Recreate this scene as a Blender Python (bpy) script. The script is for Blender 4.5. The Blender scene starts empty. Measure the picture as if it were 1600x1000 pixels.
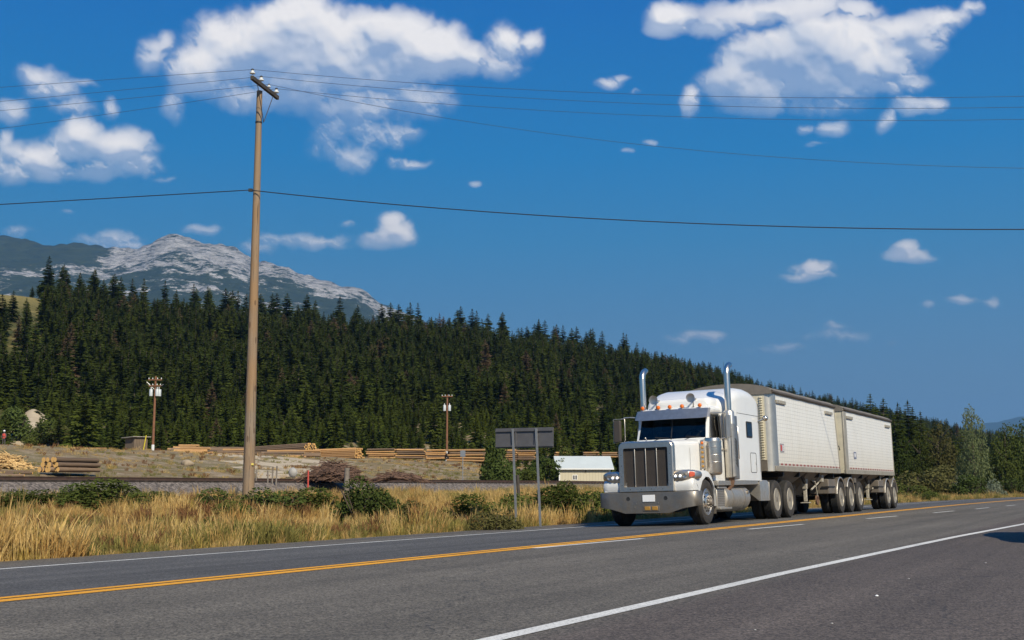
import bpy, math, random
import numpy as np
from mathutils import Vector, Matrix
random.seed(7); rng = np.random.default_rng(7)
S = bpy.context.scene
C = S.collection
R = math.radians
PI = math.pi

# ------------------------------------------------------------------ camera, sky, sun, exposure
CAM_H = 0.859
FPX = 1902.0                      # focal length in pixels of the 1600 px wide photograph
PITCH = math.atan2(258.86, FPX)
cam_data = bpy.data.cameras.new('camera'); cam = bpy.data.objects.new('camera', cam_data); C.objects.link(cam)
cam_data.sensor_width = 36; cam_data.lens = 36*FPX/1600
cam_data.clip_start = 0.1; cam_data.clip_end = 60000
cam.location = (0, 0, CAM_H); cam.rotation_euler = (PI/2+PITCH, 0, 0)
S.camera = cam
S.view_settings.view_transform = 'Standard'; S.view_settings.look = 'None'
S.view_settings.exposure = 0.22; S.view_settings.gamma = 1

PHI = 0.47898                     # direction of the road, clockwise from +Y
T = Vector((math.sin(PHI), math.cos(PHI), 0)); N = Vector((-math.cos(PHI), math.sin(PHI), 0))
DY = 7.82                         # distance from camera foot to the double yellow line
SUN_EL = R(40)
al = R(36)
sh = -(N*math.cos(al) + T*math.sin(al))      # horizontal direction towards the sun
SUN = Vector((sh.x*math.cos(SUN_EL), sh.y*math.cos(SUN_EL), math.sin(SUN_EL)))

def pdir(x, y):
    u = x-800; v = 500-y; c, s = math.cos(PITCH), math.sin(PITCH)
    return Vector((u, FPX*c-v*s, FPX*s+v*c)).normalized()
def at(x, y, Y):                  # point seen at pixel x, y whose forward distance is Y
    d = pdir(x, y); p = d*(Y/d.y); return Vector((p.x, p.y, p.z+CAM_H))
def azel(x, y):
    d = pdir(x, y); return math.atan2(d.x, d.y), math.asin(d.z)

world = bpy.data.worlds.new('World'); S.world = world; world.use_nodes = True
wn = world.node_tree; wn.nodes.clear()
class NT:
    def __init__(s, nt): s.nt = nt
    def n(s, typ, ins=None, **kw):
        nd = s.nt.nodes.new(typ)
        for k, v in kw.items(): setattr(nd, k, v)
        for k, v in (ins or {}).items():
            sk = nd.inputs[k]
            if hasattr(v, 'is_output') and not isinstance(v, bpy.types.Node): s.nt.links.new(v, sk)
            elif isinstance(v, bpy.types.Node): s.nt.links.new(v.outputs[0], sk)
            else: sk.default_value = v
        return nd
    def m(s, op, a, b=None, c=None, clamp=False):
        ins = {0: a}
        if b is not None: ins[1] = b
        if c is not None: ins[2] = c
        return s.n('ShaderNodeMath', ins, operation=op, use_clamp=clamp)
    def mix(s, f, a, b, bt='MIX'):
        nd = s.nt.nodes.new('ShaderNodeMix'); nd.data_type = 'RGBA'; nd.blend_type = bt
        for i, v in ((0, f), (6, a), (7, b)):
            if isinstance(v, bpy.types.Node): s.nt.links.new(v.outputs[0] if v.bl_idname != 'ShaderNodeMix' else v.outputs[2], nd.inputs[i])
            elif hasattr(v, 'is_output'): s.nt.links.new(v, nd.inputs[i])
            else: nd.inputs[i].default_value = v if i == 0 or len(v) == 4 else (*v, 1)
        return nd.outputs[2]
    def ramp(s, f, stops, interp='LINEAR'):
        nd = s.n('ShaderNodeValToRGB', {0: f}); cr = nd.color_ramp; cr.interpolation = interp
        while len(cr.elements) < len(stops): cr.elements.new(0.5)
        for e, (p, c) in zip(cr.elements, stops):
            e.position = p; e.color = c if len(c) == 4 else (*c, 1)
        return nd.outputs[0]
    def noise(s, vec, scale, detail=4, rough=0.5, out=0, **kw):
        ins = {'Scale': scale, 'Detail': detail, 'Roughness': rough}
        if vec is not None: ins['Vector'] = vec
        return s.n('ShaderNodeTexNoise', ins, **kw).outputs[out]
    def mr(s, v, a, b, c=0.0, d=1.0, it='LINEAR'):
        return s.n('ShaderNodeMapRange', {0: v, 1: a, 2: b, 3: c, 4: d}, interpolation_type=it).outputs[0]

# clouds of the sky: (x, y, rx, ry, weight) in the sky as seen from the road
CL = [(390,80,105,66,1.12),(470,95,120,50,1.1),(640,85,100,46,1.1),(310,112,55,46,.95),(345,60,50,35,.9),(480,45,95,62,1.1),(430,25,45,30,.9),(600,60,100,52,1.1),(680,70,55,42,1),(540,110,210,40,.95),(715,95,55,32,.85),(790,70,46,38,.9),(835,66,22,24,.8),(760,105,60,22,.7),
 (420,150,130,30,.62),(580,165,110,34,.6),(640,150,80,30,.6),(560,205,75,34,.52),(540,242,62,30,.48),(600,205,50,28,.5),(275,165,22,28,.5),(300,140,40,20,.6),(236,85,26,30,.62),(258,66,14,18,.62),
 (640,208,26,12,.5),(642,255,42,10,.62),(612,250,16,8,.55),(742,287,13,7,.6),
 (62,122,36,24,.66),(80,140,45,20,.62),(130,128,26,9,.5),(110,165,40,18,.5),(172,165,14,20,.5),(10,175,34,20,.5),(60,110,16,14,.6),
 (130,205,38,24,.82),(110,232,60,32,.78),(185,232,62,34,.8),(50,245,60,28,.78),(215,255,42,24,.66),(12,268,34,24,.66),(8,220,16,16,.6),(75,268,45,20,.6),(255,280,25,6,.42),(150,272,70,14,.6),
 (616,345,24,18,.9),(640,356,14,14,.7),(622,366,34,22,.9),(590,376,40,14,.7),(500,378,70,14,.56),(440,380,45,14,.5),(410,392,40,12,.42),(310,360,42,10,.48),(175,372,60,14,.48),(200,384,70,10,.45),(35,364,34,12,.4),(540,352,13,6,.5),
 (1190,22,120,22,.72),(1050,24,44,26,.98),(1035,45,30,16,.8),(1110,40,60,18,.75),(1260,8,90,20,.7),(1150,95,50,36,.98),(1205,70,60,26,.95),(1265,58,60,30,1.08),(1240,95,125,48,1.15),(1330,60,80,40,1.0),(1380,90,70,34,.95),(1330,90,80,40,1.05),(1300,130,120,30,.85),(1200,140,90,34,.8),(1390,95,60,34,.9),
 (1130,130,44,34,.75),(1400,40,60,20,.75),(1470,28,55,20,.78),(1430,72,46,24,.75),(1425,128,36,20,.78),(1390,140,34,14,.7),(1340,14,46,16,.7),(1515,15,24,16,.72),(1452,48,40,20,.7),(1080,160,20,26,.82),(1230,168,110,18,.6),
 (955,130,30,9,.6),(978,122,16,7,.55),(1000,145,14,5,.4),(1425,170,44,15,.72),(1385,190,16,18,.66),(1460,165,26,12,.6),(1305,203,30,12,.7),(1258,202,16,9,.5),(1275,228,22,5,.5),(1015,218,13,6,.6),(984,233,12,6,.62),
 (1268,416,38,13,.9),(1266,430,54,9,.72),(1412,386,24,12,.9),(1418,402,44,12,.85),(1400,398,26,12,.8),(1100,524,44,9,.66),(1060,532,24,7,.5),(1310,508,26,9,.62),(1300,522,56,12,.5),(1215,540,50,8,.42),(1505,468,32,9,.68),(1556,472,14,10,.58),(1447,476,13,7,.55),(1500,445,80,4,.40),(1400,534,24,5,.40),(1180,545,70,10,.40),(104,332,16,6,.42)]
w = NT(wn)
sky = w.n('ShaderNodeTexSky', sky_type='NISHITA', sun_disc=False, sun_elevation=SUN_EL, sun_rotation=math.atan2(SUN.x, SUN.y), altitude=900.0, air_density=1.15, dust_density=0.6, ozone_density=3.0)
skyc = w.n('ShaderNodeHueSaturation', {'Saturation': 1.28, 'Value': 0.80, 'Color': sky.outputs[0], 'Hue': 0.492})
tc = w.n('ShaderNodeTexCoord')
sx = w.n('ShaderNodeSeparateXYZ', {0: tc.outputs['Generated']})
az = w.m('ARCTAN2', sx.outputs[0], sx.outputs[1]); el = w.m('ARCSINE', sx.outputs[2])
el0 = w.n('ShaderNodeVectorMath', {0: w.ramp(w.mr(el, 0.0, 0.45), [(0.0, (0.150, 0.225, 0.31)), (0.18, (0.092, 0.200, 0.335)), (0.44, (0.024, 0.186, 0.400)), (0.60, (0.002, 0.168, 0.435)), (0.86, (0.0, 0.125, 0.42)), (1.0, (0.0, 0.105, 0.38))]), 'Scale': 1/0.105}, operation='SCALE').outputs[0]
SKYCOL = w.mix(0.92, skyc.outputs[0], el0)
SKYK = 0.105
bg = w.n('ShaderNodeBackground', {'Color': SKYCOL, 'Strength': SKYK})
wo = w.n('ShaderNodeOutputWorld', {'Surface': bg})
try: world.cycles.sampling_method = 'MANUAL'; world.cycles.sample_map_resolution = 512
except Exception: pass

sl = bpy.data.lights.new('sun', 'SUN'); sl.energy = 5.0; sl.angle = R(0.5); sl.color = (1.0, 0.905, 0.72)
so = bpy.data.objects.new('sun', sl); C.objects.link(so); so.rotation_euler = SUN.to_track_quat('Z', 'Y').to_euler()

# ------------------------------------------------------------------ mesh helpers
class MB:
    def __init__(s): s.v = []; s.f = []
    def add(s, vs, fs):
        o = len(s.v); s.v += [tuple(p) for p in vs]; s.f += [tuple(i+o for i in f) for f in fs]; return s
    def box(s, x0, x1, y0, y1, z0, z1):
        return s.add([(x0,y0,z0),(x1,y0,z0),(x1,y1,z0),(x0,y1,z0),(x0,y0,z1),(x1,y0,z1),(x1,y1,z1),(x0,y1,z1)],
                     [(0,3,2,1),(4,5,6,7),(0,1,5,4),(1,2,6,5),(2,3,7,6),(3,0,4,7)])
    def loft(s, secs, closed=True, cap=True, capb=None):
        n = len(secs[0]); vs = [p for sec in secs for p in sec]; fs = []
        for i in range(len(secs)-1):
            for j in range(n if closed else n-1):
                k = (j+1) % n; fs.append((i*n+j, i*n+k, (i+1)*n+k, (i+1)*n+j))
        if cap and closed: fs.append(tuple(range(n-1, -1, -1)))
        if (cap if capb is None else capb) and closed: fs.append(tuple((len(secs)-1)*n+j for j in range(n)))
        return s.add(vs, fs)
    def tube(s, pts, r, n=10, cap=True):
        pts = [Vector(p) for p in pts]
        if not hasattr(r, '__len__'): r = [r]*len(pts)
        secs = []; ref = None
        for i, p in enumerate(pts):
            a = pts[max(i-1, 0)]; b = pts[min(i+1, len(pts)-1)]; t = (b-a).normalized()
            if ref is None: ref = Vector((0, 0, 1)) if abs(t.z) < 0.9 else Vector((1, 0, 0))
            u = t.cross(ref).normalized(); v = u.cross(t).normalized(); ref = v
            secs.append([p+(u*math.cos(2*PI*k/n)+v*math.sin(2*PI*k/n))*r[i] for k in range(n)])
        return s.loft(secs, True, cap)
    def lathe(s, c, axis, prof, n=32, closed=False):
        # prof: list of (radius, offset along the axis)
        c = Vector(c); A = {'x': Vector((1,0,0)), 'y': Vector((0,1,0)), 'z': Vector((0,0,1))}[axis]
        B = {'x': Vector((0,1,0)), 'y': Vector((0,0,1)), 'z': Vector((1,0,0))}[axis]; D = A.cross(B)
        secs = [[c+A*o+(B*math.cos(2*PI*k/n)+D*math.sin(2*PI*k/n))*max(r, 1e-4) for k in range(n)] for r, o in prof]
        if closed: secs.append(secs[0])
        return s.loft(secs, True, not closed)
    def prism(s, poly, y0, y1):                     # polygon in x, z extruded along y
        n = len(poly)
        return s.loft([[(x, y0, z) for x, z in poly], [(x, y1, z) for x, z in poly]])
    def ball(s, c, rx, ry=None, rz=None, n=12, m=8):
        ry = rx if ry is None else ry; rz = rx if rz is None else rz; c = Vector(c)
        secs = []
        for i in range(m+1):
            a = -PI/2+PI*i/m; secs.append([c+Vector((rx*math.cos(a)*math.cos(2*PI*k/n), ry*math.cos(a)*math.sin(2*PI*k/n), rz*math.sin(a))) for k in range(n)])
        return s.loft(secs)

def link(name, me, parent=None):
    o = bpy.data.objects.new(name, me); C.objects.link(o)
    if parent: o.parent = parent
    return o
def obj(name, mb, m, parent=None, smooth=35, bevel=0, segs=2, subdiv=0):
    me = bpy.data.meshes.new(name); me.from_pydata(mb.v, [], mb.f); me.validate()
    import bmesh
    b = bmesh.new(); b.from_mesh(me); bmesh.ops.remove_doubles(b, verts=b.verts, dist=1e-5)
    bmesh.ops.recalc_face_normals(b, faces=b.faces); b.to_mesh(me); b.free()
    me.materials.append(m)
    if smooth:
        me.shade_smooth(); me.set_sharp_from_angle(angle=R(smooth))
    o = link(name, me, parent)
    if bevel:
        md = o.modifiers.new('b', 'BEVEL'); md.width = bevel; md.segments = segs; md.limit_method = 'ANGLE'; md.angle_limit = R(35)
    if subdiv:
        md = o.modifiers.new('s', 'SUBSURF'); md.levels = subdiv; md.render_levels = subdiv
    return o
def objm(name, parts, parent=None, smooth=35):          # one mesh with several materials
    mb = MB(); idx = []; mats = []
    for q, m in parts:
        if m not in mats: mats.append(m)
        idx += [mats.index(m)]*len(q.f); mb.add(q.v, q.f)
    me = bpy.data.meshes.new(name); me.from_pydata(mb.v, [], mb.f)
    for m in mats: me.materials.append(m)
    me.polygons.foreach_set('material_index', idx)
    import bmesh
    b = bmesh.new(); b.from_mesh(me); bmesh.ops.recalc_face_normals(b, faces=b.faces); b.to_mesh(me); b.free()
    me.shade_smooth(); me.set_sharp_from_angle(angle=R(smooth))
    return link(name, me, parent)
def objs(name, mb, m, parent=None, **kw):         # every separate piece of the shape becomes an object of its own
    n = len(mb.v); par = list(range(n))
    def fd(a):
        while par[a] != a: par[a] = par[par[a]]; a = par[a]
        return a
    for f in mb.f:
        for q in f[1:]:
            a, b = fd(f[0]), fd(q)
            if a != b: par[b] = a
    gr = {}
    for f in mb.f: gr.setdefault(fd(f[0]), []).append(f)
    out = []
    for k, fs in gr.items():
        ids = sorted({i for f in fs for i in f}); mp = {i: j for j, i in enumerate(ids)}
        q = MB(); q.v = [mb.v[i] for i in ids]; q.f = [tuple(mp[i] for i in f) for f in fs]
        out.append(obj(name, q, m, parent, **kw))
    return out
def npmesh(name, V, F, m, smooth=False):             # V (n,3), F (m,k) arrays, all faces with k corners
    me = bpy.data.meshes.new(name); V = np.asarray(V, np.float32); F = np.asarray(F, np.int32)
    me.vertices.add(len(V)); me.vertices.foreach_set('co', V.ravel())
    k = F.shape[1]; me.loops.add(F.size); me.loops.foreach_set('vertex_index', F.ravel())
    me.polygons.add(len(F)); me.polygons.foreach_set('loop_start', np.arange(0, F.size, k, dtype=np.int32))
    try: me.polygons.foreach_set('loop_total', np.full(len(F), k, np.int32))
    except Exception: pass
    me.update(calc_edges=True); me.materials.append(m)
    if smooth: me.shade_smooth()
    return me
def tag(o, label=None, cat=None, group=None, kind=None):
    if label: o['label'] = label
    if cat: o['category'] = cat
    if group: o['group'] = group
    if kind: o['kind'] = kind
    return o
def thing(name, label, cat, loc=(0,0,0), rz=0, group=None):
    o = bpy.data.objects.new(name, None); C.objects.link(o); o.location = loc; o.rotation_euler = (0, 0, rz)
    o.empty_display_size = 0.2
    return tag(o, label, cat, group)
def copy_tree(o, parent=None):
    c = o.copy(); C.objects.link(c)
    if parent: c.parent = parent
    for ch in list(o.children): copy_tree(ch, c)
    return c

# ------------------------------------------------------------------ materials
def mat(name, color, rough=0.6, metal=0.0, var=0.0, vscale=3.0, bump=0.0, bscale=40, spec=0.5, dirt=None, build=None, coat=0.0):
    m = bpy.data.materials.new(name); m.use_nodes = True; t = NT(m.node_tree)
    p = m.node_tree.nodes['Principled BSDF']
    p.inputs['Roughness'].default_value = rough; p.inputs['Metallic'].default_value = metal
    p.inputs['Specular IOR Level'].default_value = spec; p.inputs['Coat Weight'].default_value = coat
    col = t.n('ShaderNodeRGB').outputs[0]; col.default_value = (*color, 1)
    tcn = t.n('ShaderNodeTexCoord').outputs['Object']
    if var:
        nz = t.noise(tcn, vscale, 5, 0.6); f = t.mr(nz, 0.3, 0.7, 1-var, 1+var)
        col = t.mix(1.0, col, t.n('ShaderNodeCombineXYZ', {0: f, 1: f, 2: f}), 'MULTIPLY')
    if dirt:                                         # (colour, z0, z1, amount): road grime, heavier lower down on the thing
        dc, z0, z1, amt = dirt
        z = t.n('ShaderNodeSeparateXYZ', {0: tcn}).outputs[2]
        f = t.mr(z, z0, z1, 1.0, 0.12); nz = t.mr(t.noise(tcn, 5.0, 6, 0.65), 0.3, 0.7, 0.3, 1.3)
        f = t.m('MULTIPLY', t.m('MULTIPLY', f, nz), amt, clamp=True)
        col = t.mix(f, col, dc)
        rg = t.mr(f, 0, 0.6, rough, 0.75); m.node_tree.links.new(rg, p.inputs['Roughness'])
    if build: col = build(t, col, tcn, p) or col
    m.node_tree.links.new(col, p.inputs['Base Color'])
    if bump:
        h = t.noise(tcn, bscale, 6, 0.6)
        b = t.n('ShaderNodeBump', {'Strength': bump, 'Distance': 0.02, 'Height': h}); m.node_tree.links.new(b.outputs[0], p.inputs['Normal'])
    return m
GRIME = (0.16, 0.125, 0.085)
M = {}
M['paint'] = mat('white_paint', (0.74, 0.74, 0.72), 0.28, coat=0.4, dirt=(GRIME, 0.35, 1.6, 0.28), var=0.03)
M['steel'] = mat('dull_steel', (0.50, 0.46, 0.41), 0.36, metal=0.9, var=0.12, vscale=8, dirt=(GRIME, 0.3, 1.6, 0.5))
M['chrome'] = mat('chrome', (0.72, 0.66, 0.58), 0.27, metal=1.0, var=0.06, vscale=12, dirt=(GRIME, 0.2, 2.2, 0.35))
M['mirrorback'] = mat('mirror_back', (0.06, 0.05, 0.042), 0.45)
M['alu'] = mat('aluminium', (0.62, 0.585, 0.52), 0.38, metal=0.85, var=0.08, vscale=6, dirt=(GRIME, 0.2, 1.6, 0.5))
M['bumper'] = mat('bumper_metal', (0.27, 0.255, 0.235), 0.36, metal=0.8, var=0.12, vscale=4, dirt=(GRIME, 0.2, 1.2, 0.6))
M['black'] = mat('black_frame', (0.018, 0.018, 0.018), 0.6, var=0.3)
M['darkgap'] = mat('dark_grille', (0.045, 0.040, 0.038), 0.65)
M['glass'] = None
M['plate'] = mat('white_plate', (0.8, 0.8, 0.8), 0.5)
M['amber'] = mat('amber_lens', (0.75, 0.16, 0.015), 0.25)
M['amber_dull'] = mat('dirty_amber', (0.38, 0.20, 0.035), 0.45)
M['redl'] = mat('red_lens', (0.5, 0.05, 0.03), 0.3)
M['rust'] = mat('rusty_pipe', (0.16, 0.09, 0.055), 0.8, var=0.3, vscale=12)
def tyre_b(t, col, tcn, p):
    s = t.n('ShaderNodeSeparateXYZ', {0: tcn})
    nz = t.mr(t.noise(tcn, 6, 5, 0.6), 0.3, 0.7, 0, 0.7)
    return t.mix(nz, (0.018, 0.017, 0.016), (0.060, 0.050, 0.040))
M['tyre'] = mat('tyre_rubber', (0.03, 0.03, 0.03), 0.8, build=tyre_b)
M['tread'] = mat('tyre_tread', (0.018, 0.018, 0.018), 0.85, var=0.3, vscale=10)
M['rim'] = mat('dusty_rim', (0.38, 0.34, 0.27), 0.5, metal=0.45, var=0.15, vscale=7)
M['rimchrome'] = mat('polished_rim', (0.62, 0.58, 0.52), 0.3, metal=0.9, var=0.12, vscale=9)
def grid_b(t, col, tcn, p):
    s = t.n('ShaderNodeSeparateXYZ', {0: tcn})
    def line(v, period, wd):
        f = t.m('FRACT', t.m('DIVIDE', v, period)); d = t.m('ABSOLUTE', t.m('SUBTRACT', f, 0.5))
        return t.m('GREATER_THAN', d, 0.5-wd/period/2)
    l = t.m('MAXIMUM', line(s.outputs[0], 0.20, 0.018), line(s.outputs[2], 0.105, 0.010))
    nz = t.mr(t.noise(tcn, 1.2, 3, 0.5), 0.3, 0.7, 0.5, 1.0)
    l = t.m('MULTIPLY', l, t.m('MULTIPLY', nz, 0.66))
    vs = t.n('ShaderNodeVectorMath', {0: tcn, 1: (1.6, 1.0, 0.25)}, operation='MULTIPLY')
    stain = t.mr(t.noise(vs.outputs[0], 2.5, 5, 0.6), 0.45, 0.8, 0, 0.35)
    zf = t.mr(s.outputs[2], 1.45, 2.5, 0.35, 0.04)
    c = t.mix(stain, col, (0.60, 0.56, 0.46)); c = t.mix(zf, c, (0.42, 0.34, 0.20))
    return t.mix(l, c, (0.22, 0.22, 0.21))
M['panel'] = mat('quilted_white_panel', (0.77, 0.765, 0.73), 0.38, build=grid_b)
M['cream'] = mat('cream_panel', (0.62, 0.57, 0.43), 0.5, var=0.06, dirt=(GRIME, 1.2, 2.6, 0.3))
M['tarp'] = mat('dusty_tarp', (0.17, 0.15, 0.125), 0.75, var=0.15, vscale=4)
M['tarpdark'] = mat('rolled_tarp', (0.075, 0.062, 0.05), 0.7, var=0.2, vscale=5)
M['rail'] = mat('trailer_rail', (0.37, 0.345, 0.29), 0.5, metal=0.3, var=0.12, vscale=3, dirt=(GRIME, 1.0, 2.0, 0.4))
M['dusty'] = mat('dusty_fender', (0.175, 0.15, 0.122), 0.55, metal=0.3, var=0.18, vscale=4)
M['legpaint'] = mat('worn_leg_paint', (0.36, 0.33, 0.27), 0.6, var=0.35, vscale=14)
def tape_b(t, col, tcn, p):
    s = t.n('ShaderNodeSeparateXYZ', {0: tcn}); f = t.m('FRACT', t.m('DIVIDE', s.outputs[0], 0.42))
    return t.mix(t.m('GREATER_THAN', f, 0.45), (0.46, 0.42, 0.36), (0.26, 0.05, 0.035))
M['tape'] = mat('red_white_tape', (1, 1, 1), 0.4, build=tape_b)
def make_glass(name, tint, tr):
    m = bpy.data.materials.new(name); m.use_nodes = True; t = NT(m.node_tree); nt = m.node_tree
    nt.nodes.remove(nt.nodes['Principled BSDF'])
    tb = t.n('ShaderNodeBsdfTransparent', {'Color': (*tint, 1)}); gl = t.n('ShaderNodeBsdfGlossy', {'Color': (1, 1, 1, 1), 'Roughness': 0.03})
    fr = t.n('ShaderNodeFresnel', {'IOR': 1.5}); mx = t.n('ShaderNodeMixShader', {0: t.m('MULTIPLY', fr, 1.0).outputs[0], 1: tb.outputs[0], 2: gl.outputs[0]})
    nt.links.new(mx.outputs[0], nt.nodes['Material Output'].inputs['Surface']); return m
M['glass'] = make_glass('tinted_glass', (0.34, 0.40, 0.41), 0.2)
M['clear'] = make_glass('clear_lens', (0.85, 0.88, 0.9), 0.8)

# ------------------------------------------------------------------ terrain
def dt(X, Y): return X*N.x+Y*N.y, X*T.x+Y*T.y
def curve(t):                     # the road bends towards the near side far ahead
    t = np.asarray(t, float); a = np.clip(t-50, 0, None); a = np.minimum(a, 150)
    return -a*a/1500 - np.clip(t-200, 0, None)*0.2
_bd = [-400, -40, -9, -6.5, 14.2, 15.2, 17, 21, 25, 34, 41, 42.6, 44.0, 46.0, 47.5, 52, 60, 80, 95, 110, 150, 400]
_bz = [-1, -0.9, -0.5, -0.35, -0.32, -0.28, -0.42, -0.2, 0.10, 0.22, 0.22, 0.35, 0.98, 0.98, 0.55, 0.9, 1.55, 3.5, 4.55, 5.0, 6.3, 7.5]
_az = []; _rb = []; _rr = []; _hr = []
for x, yy, rb, rr in [(-900,450,200,420),(-300,452,200,430),(0,458,200,440),(60,466,197,450),(100,488,195,450),(200,508,195,450),(300,518,195,450),(400,530,195,460),(500,532,195,470),(600,540,195,480),(700,544,195,490),(800,556,195,505),
                      (900,574,195,525),(1000,584,200,560),(1100,606,210,620),(1200,630,225,700),(1300,648,240,800),(1400,664,260,950),(1500,684,280,1150),(1600,700,300,1400),(2000,725,340,1700),(3000,735,400,1800)]:
    a, e = azel(x, yy); _az.append(a); _rb.append(rb); _rr.append(rr); _hr.append(CAM_H+math.tan(e)*rr)
def vnoise(X, Y, sc, seed=0, octv=4):
    r = 0; amp = 1; tot = 0
    for o in range(octv):
        x = X/sc*(2**o)+seed*17.3+o*5.1; y = Y/sc*(2**o)+seed*9.7+o*3.3
        xi = np.floor(x); yi = np.floor(y); fx = x-xi; fy = y-yi; fx = fx*fx*(3-2*fx); fy = fy*fy*(3-2*fy)
        def h(a, b):
            v = np.sin(a*127.1+b*311.7+seed*74.7)*43758.5453; return v-np.floor(v)
        v = (h(xi,yi)*(1-fx)+h(xi+1,yi)*fx)*(1-fy)+(h(xi,yi+1)*(1-fx)+h(xi+1,yi+1)*fx)*fy
        r = r+v*amp; tot += amp; amp *= 0.5
    return r/tot
def zg(X, Y):
    X = np.asarray(X, float); Y = np.asarray(Y, float)
    d, t = dt(X, Y); dc = d-np.where(d < 45, curve(t), curve(t)*0.0)
    b = np.interp(dc, _bd, _bz)
    b = b + (vnoise(X, Y, 9, 3)-.5)*(1.5*np.clip((dc-49)/25, 0, 1)*np.clip((104-dc)/25, 0, 1)+.5*np.clip((dc-90)/20, 0, 1)*np.clip((260-dc)/100, 0, 1)) + (vnoise(X, Y, 4, 5)-.5)*0.18*np.clip((dc-15)/3, 0, 1)*np.clip((41-dc)/4, 0, 1)
    r = np.hypot(X, Y); a = np.arctan2(X, Y)
    rb = np.interp(a, _az, _rb); rr = np.interp(a, _az, _rr); hr = np.interp(a, _az, _hr)
    s = np.clip((r-rb)/(rr-rb), 0, 1); s2 = s*s*(3-2*s)*0.35+s*0.65
    beyond = np.clip((r-rr)/600, 0, 1)
    front = np.clip(np.cos(np.clip(a, -PI, PI))*2, 0, 1)
    return b+((hr-b)*s2+(vnoise(X, Y, 60, 9)-.5)*7*s*(1-s)*3)*front - beyond*beyond*(hr*0.7)*front
def zg1(x, y): return float(zg(np.array([x]), np.array([y]))[0])

def road_pt(t, d):                # point of the road surface at distance t along, d across
    c = float(curve(t)); z = -0.028*max(0, d-DY)
    p = T*t+N*(d+c); return Vector((p.x, p.y, z))
TS = [-60, -40, -25, -15, -8, -4, 0, 4, 8, 12, 16, 20, 25, 30, 35, 40, 50, 55, 60, 65, 70, 76, 82, 90, 98, 106, 116, 128, 140, 160, 180, 200, 240, 300, 400]
def strip(name, d0, d1, z, m, ts=TS, nd=1, parent=None):
    f0 = d0 if callable(d0) else (lambda t: d0); f1 = d1 if callable(d1) else (lambda t: d1)
    mb = MB(); secs = []
    for t in ts:
        row = []
        for k in range(nd+1):
            p = road_pt(t, f0(t)+(f1(t)-f0(t))*k/nd); row.append((p.x, p.y, p.z+z))
        secs.append(row)
    mb.loft(secs, closed=False)
    o = obj(name, mb, m, parent, smooth=30)
    return o

def road_coords(t):               # along / across coordinates of the road as sockets, metres
    g = t.n('ShaderNodeTexCoord').outputs['Object']
    a = t.n('ShaderNodeVectorMath', {0: g, 1: tuple(T)}, operation='DOT_PRODUCT').outputs['Value']
    d = t.n('ShaderNodeVectorMath', {0: g, 1: tuple(N)}, operation='DOT_PRODUCT').outputs['Value']
    return g, a, d
def asphalt_b(t, col, tcn, p):
    g, a, d = road_coords(t)
    fine = t.noise(g, 55, 3, 0.7); med = t.noise(g, 14, 4, 0.6)
    vor = t.n('ShaderNodeTexVoronoi', {'Vector': g, 'Scale': 75.0}, feature='F1')
    stone = t.mr(t.n('ShaderNodeSeparateXYZ', {0: vor.outputs['Color']}).outputs[0], 0.0, 1.0, 0.35, 1.8)
    v = t.n('ShaderNodeCombineXYZ', {0: t.m('MULTIPLY', a, 0.03), 1: d, 2: 0.0})
    lanes = t.mr(t.noise(v, 1.3, 4, 0.6), 0.32, 0.68, 0.72, 1.22)
    blot = t.mr(t.noise(g, 0.55, 5, 0.6), 0.3, 0.7, 0.9, 1.1)
    # darker wheel paths worn along both lanes
    f = t.m('MULTIPLY', lanes, blot)
    f = t.m('MULTIPLY', f, t.mr(fine, 0.3, 0.7, 0.72, 1.28)); f = t.m('MULTIPLY', f, stone); f = t.m('MULTIPLY', f, t.mr(med, 0.3, 0.7, 0.86, 1.14))
    c = t.mix(t.noise(g, 0.25, 3), (0.112, 0.099, 0.079), (0.126, 0.109, 0.086))
    # fresher, bluer overlay in the far lane, browner shoulder on the near side
    nb = t.mr(d, 3.3, 3.0, 0.0, 1.0); c = t.mix(nb, c, (0.098, 0.079, 0.065))
    far = t.m('MULTIPLY', t.mr(d, 7.6, 8.0, 0.0, 1.0), t.mr(d, 12.6, 12.2, 0.0, 1.0)); c = t.mix(far, c, (0.090, 0.085, 0.078))
    b = t.n('ShaderNodeBump', {'Strength': 0.55, 'Distance': 0.012, 'Height': t.m('ADD', fine, stone)})
    p.id_data.links.new(b.outputs[0], p.inputs['Normal'])
    # thin cracks
    wv = t.noise(g, 0.8, 4, 0.6, out=1); gw = t.n('ShaderNodeVectorMath', {0: g, 1: wv}, operation='ADD').outputs[0]
    ed = t.n('ShaderNodeTexVoronoi', {'Vector': gw, 'Scale': 0.22}, feature='DISTANCE_TO_EDGE').outputs[0]
    cr = t.m('MULTIPLY', t.m('LESS_THAN', ed, 0.0028), 0.45)
    c = t.mix(cr, c, (0.03, 0.03, 0.03))
    return t.mix(1.0, c, t.n('ShaderNodeCombineXYZ', {0: f, 1: f, 2: f}), 'MULTIPLY')
M['asphalt'] = mat('asphalt', (0.1, 0.1, 0.1), 0.82, spec=0.35, build=asphalt_b)
def paint_b(base, wear):
    def b(t, col, tcn, p):
        g, a, d = road_coords(t)
        f = t.mr(t.noise(g, 45, 5, 0.75), wear-.05, wear+.14, 1.0, 0.0)
        k = t.mr(t.noise(g, 0.9, 4, 0.6), 0.3, 0.7, 0.78, 1.05)
        c = t.mix(1.0, (*base, 1), t.n('ShaderNodeCombineXYZ', {0: k, 1: k, 2: k}), 'MULTIPLY')
        return t.mix(f, c, (0.14, 0.125, 0.11))
    return b
M['white_line'] = mat('white_road_paint', (1, 1, 1), 0.75, build=paint_b((0.74, 0.72, 0.66), 0.36))
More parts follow.
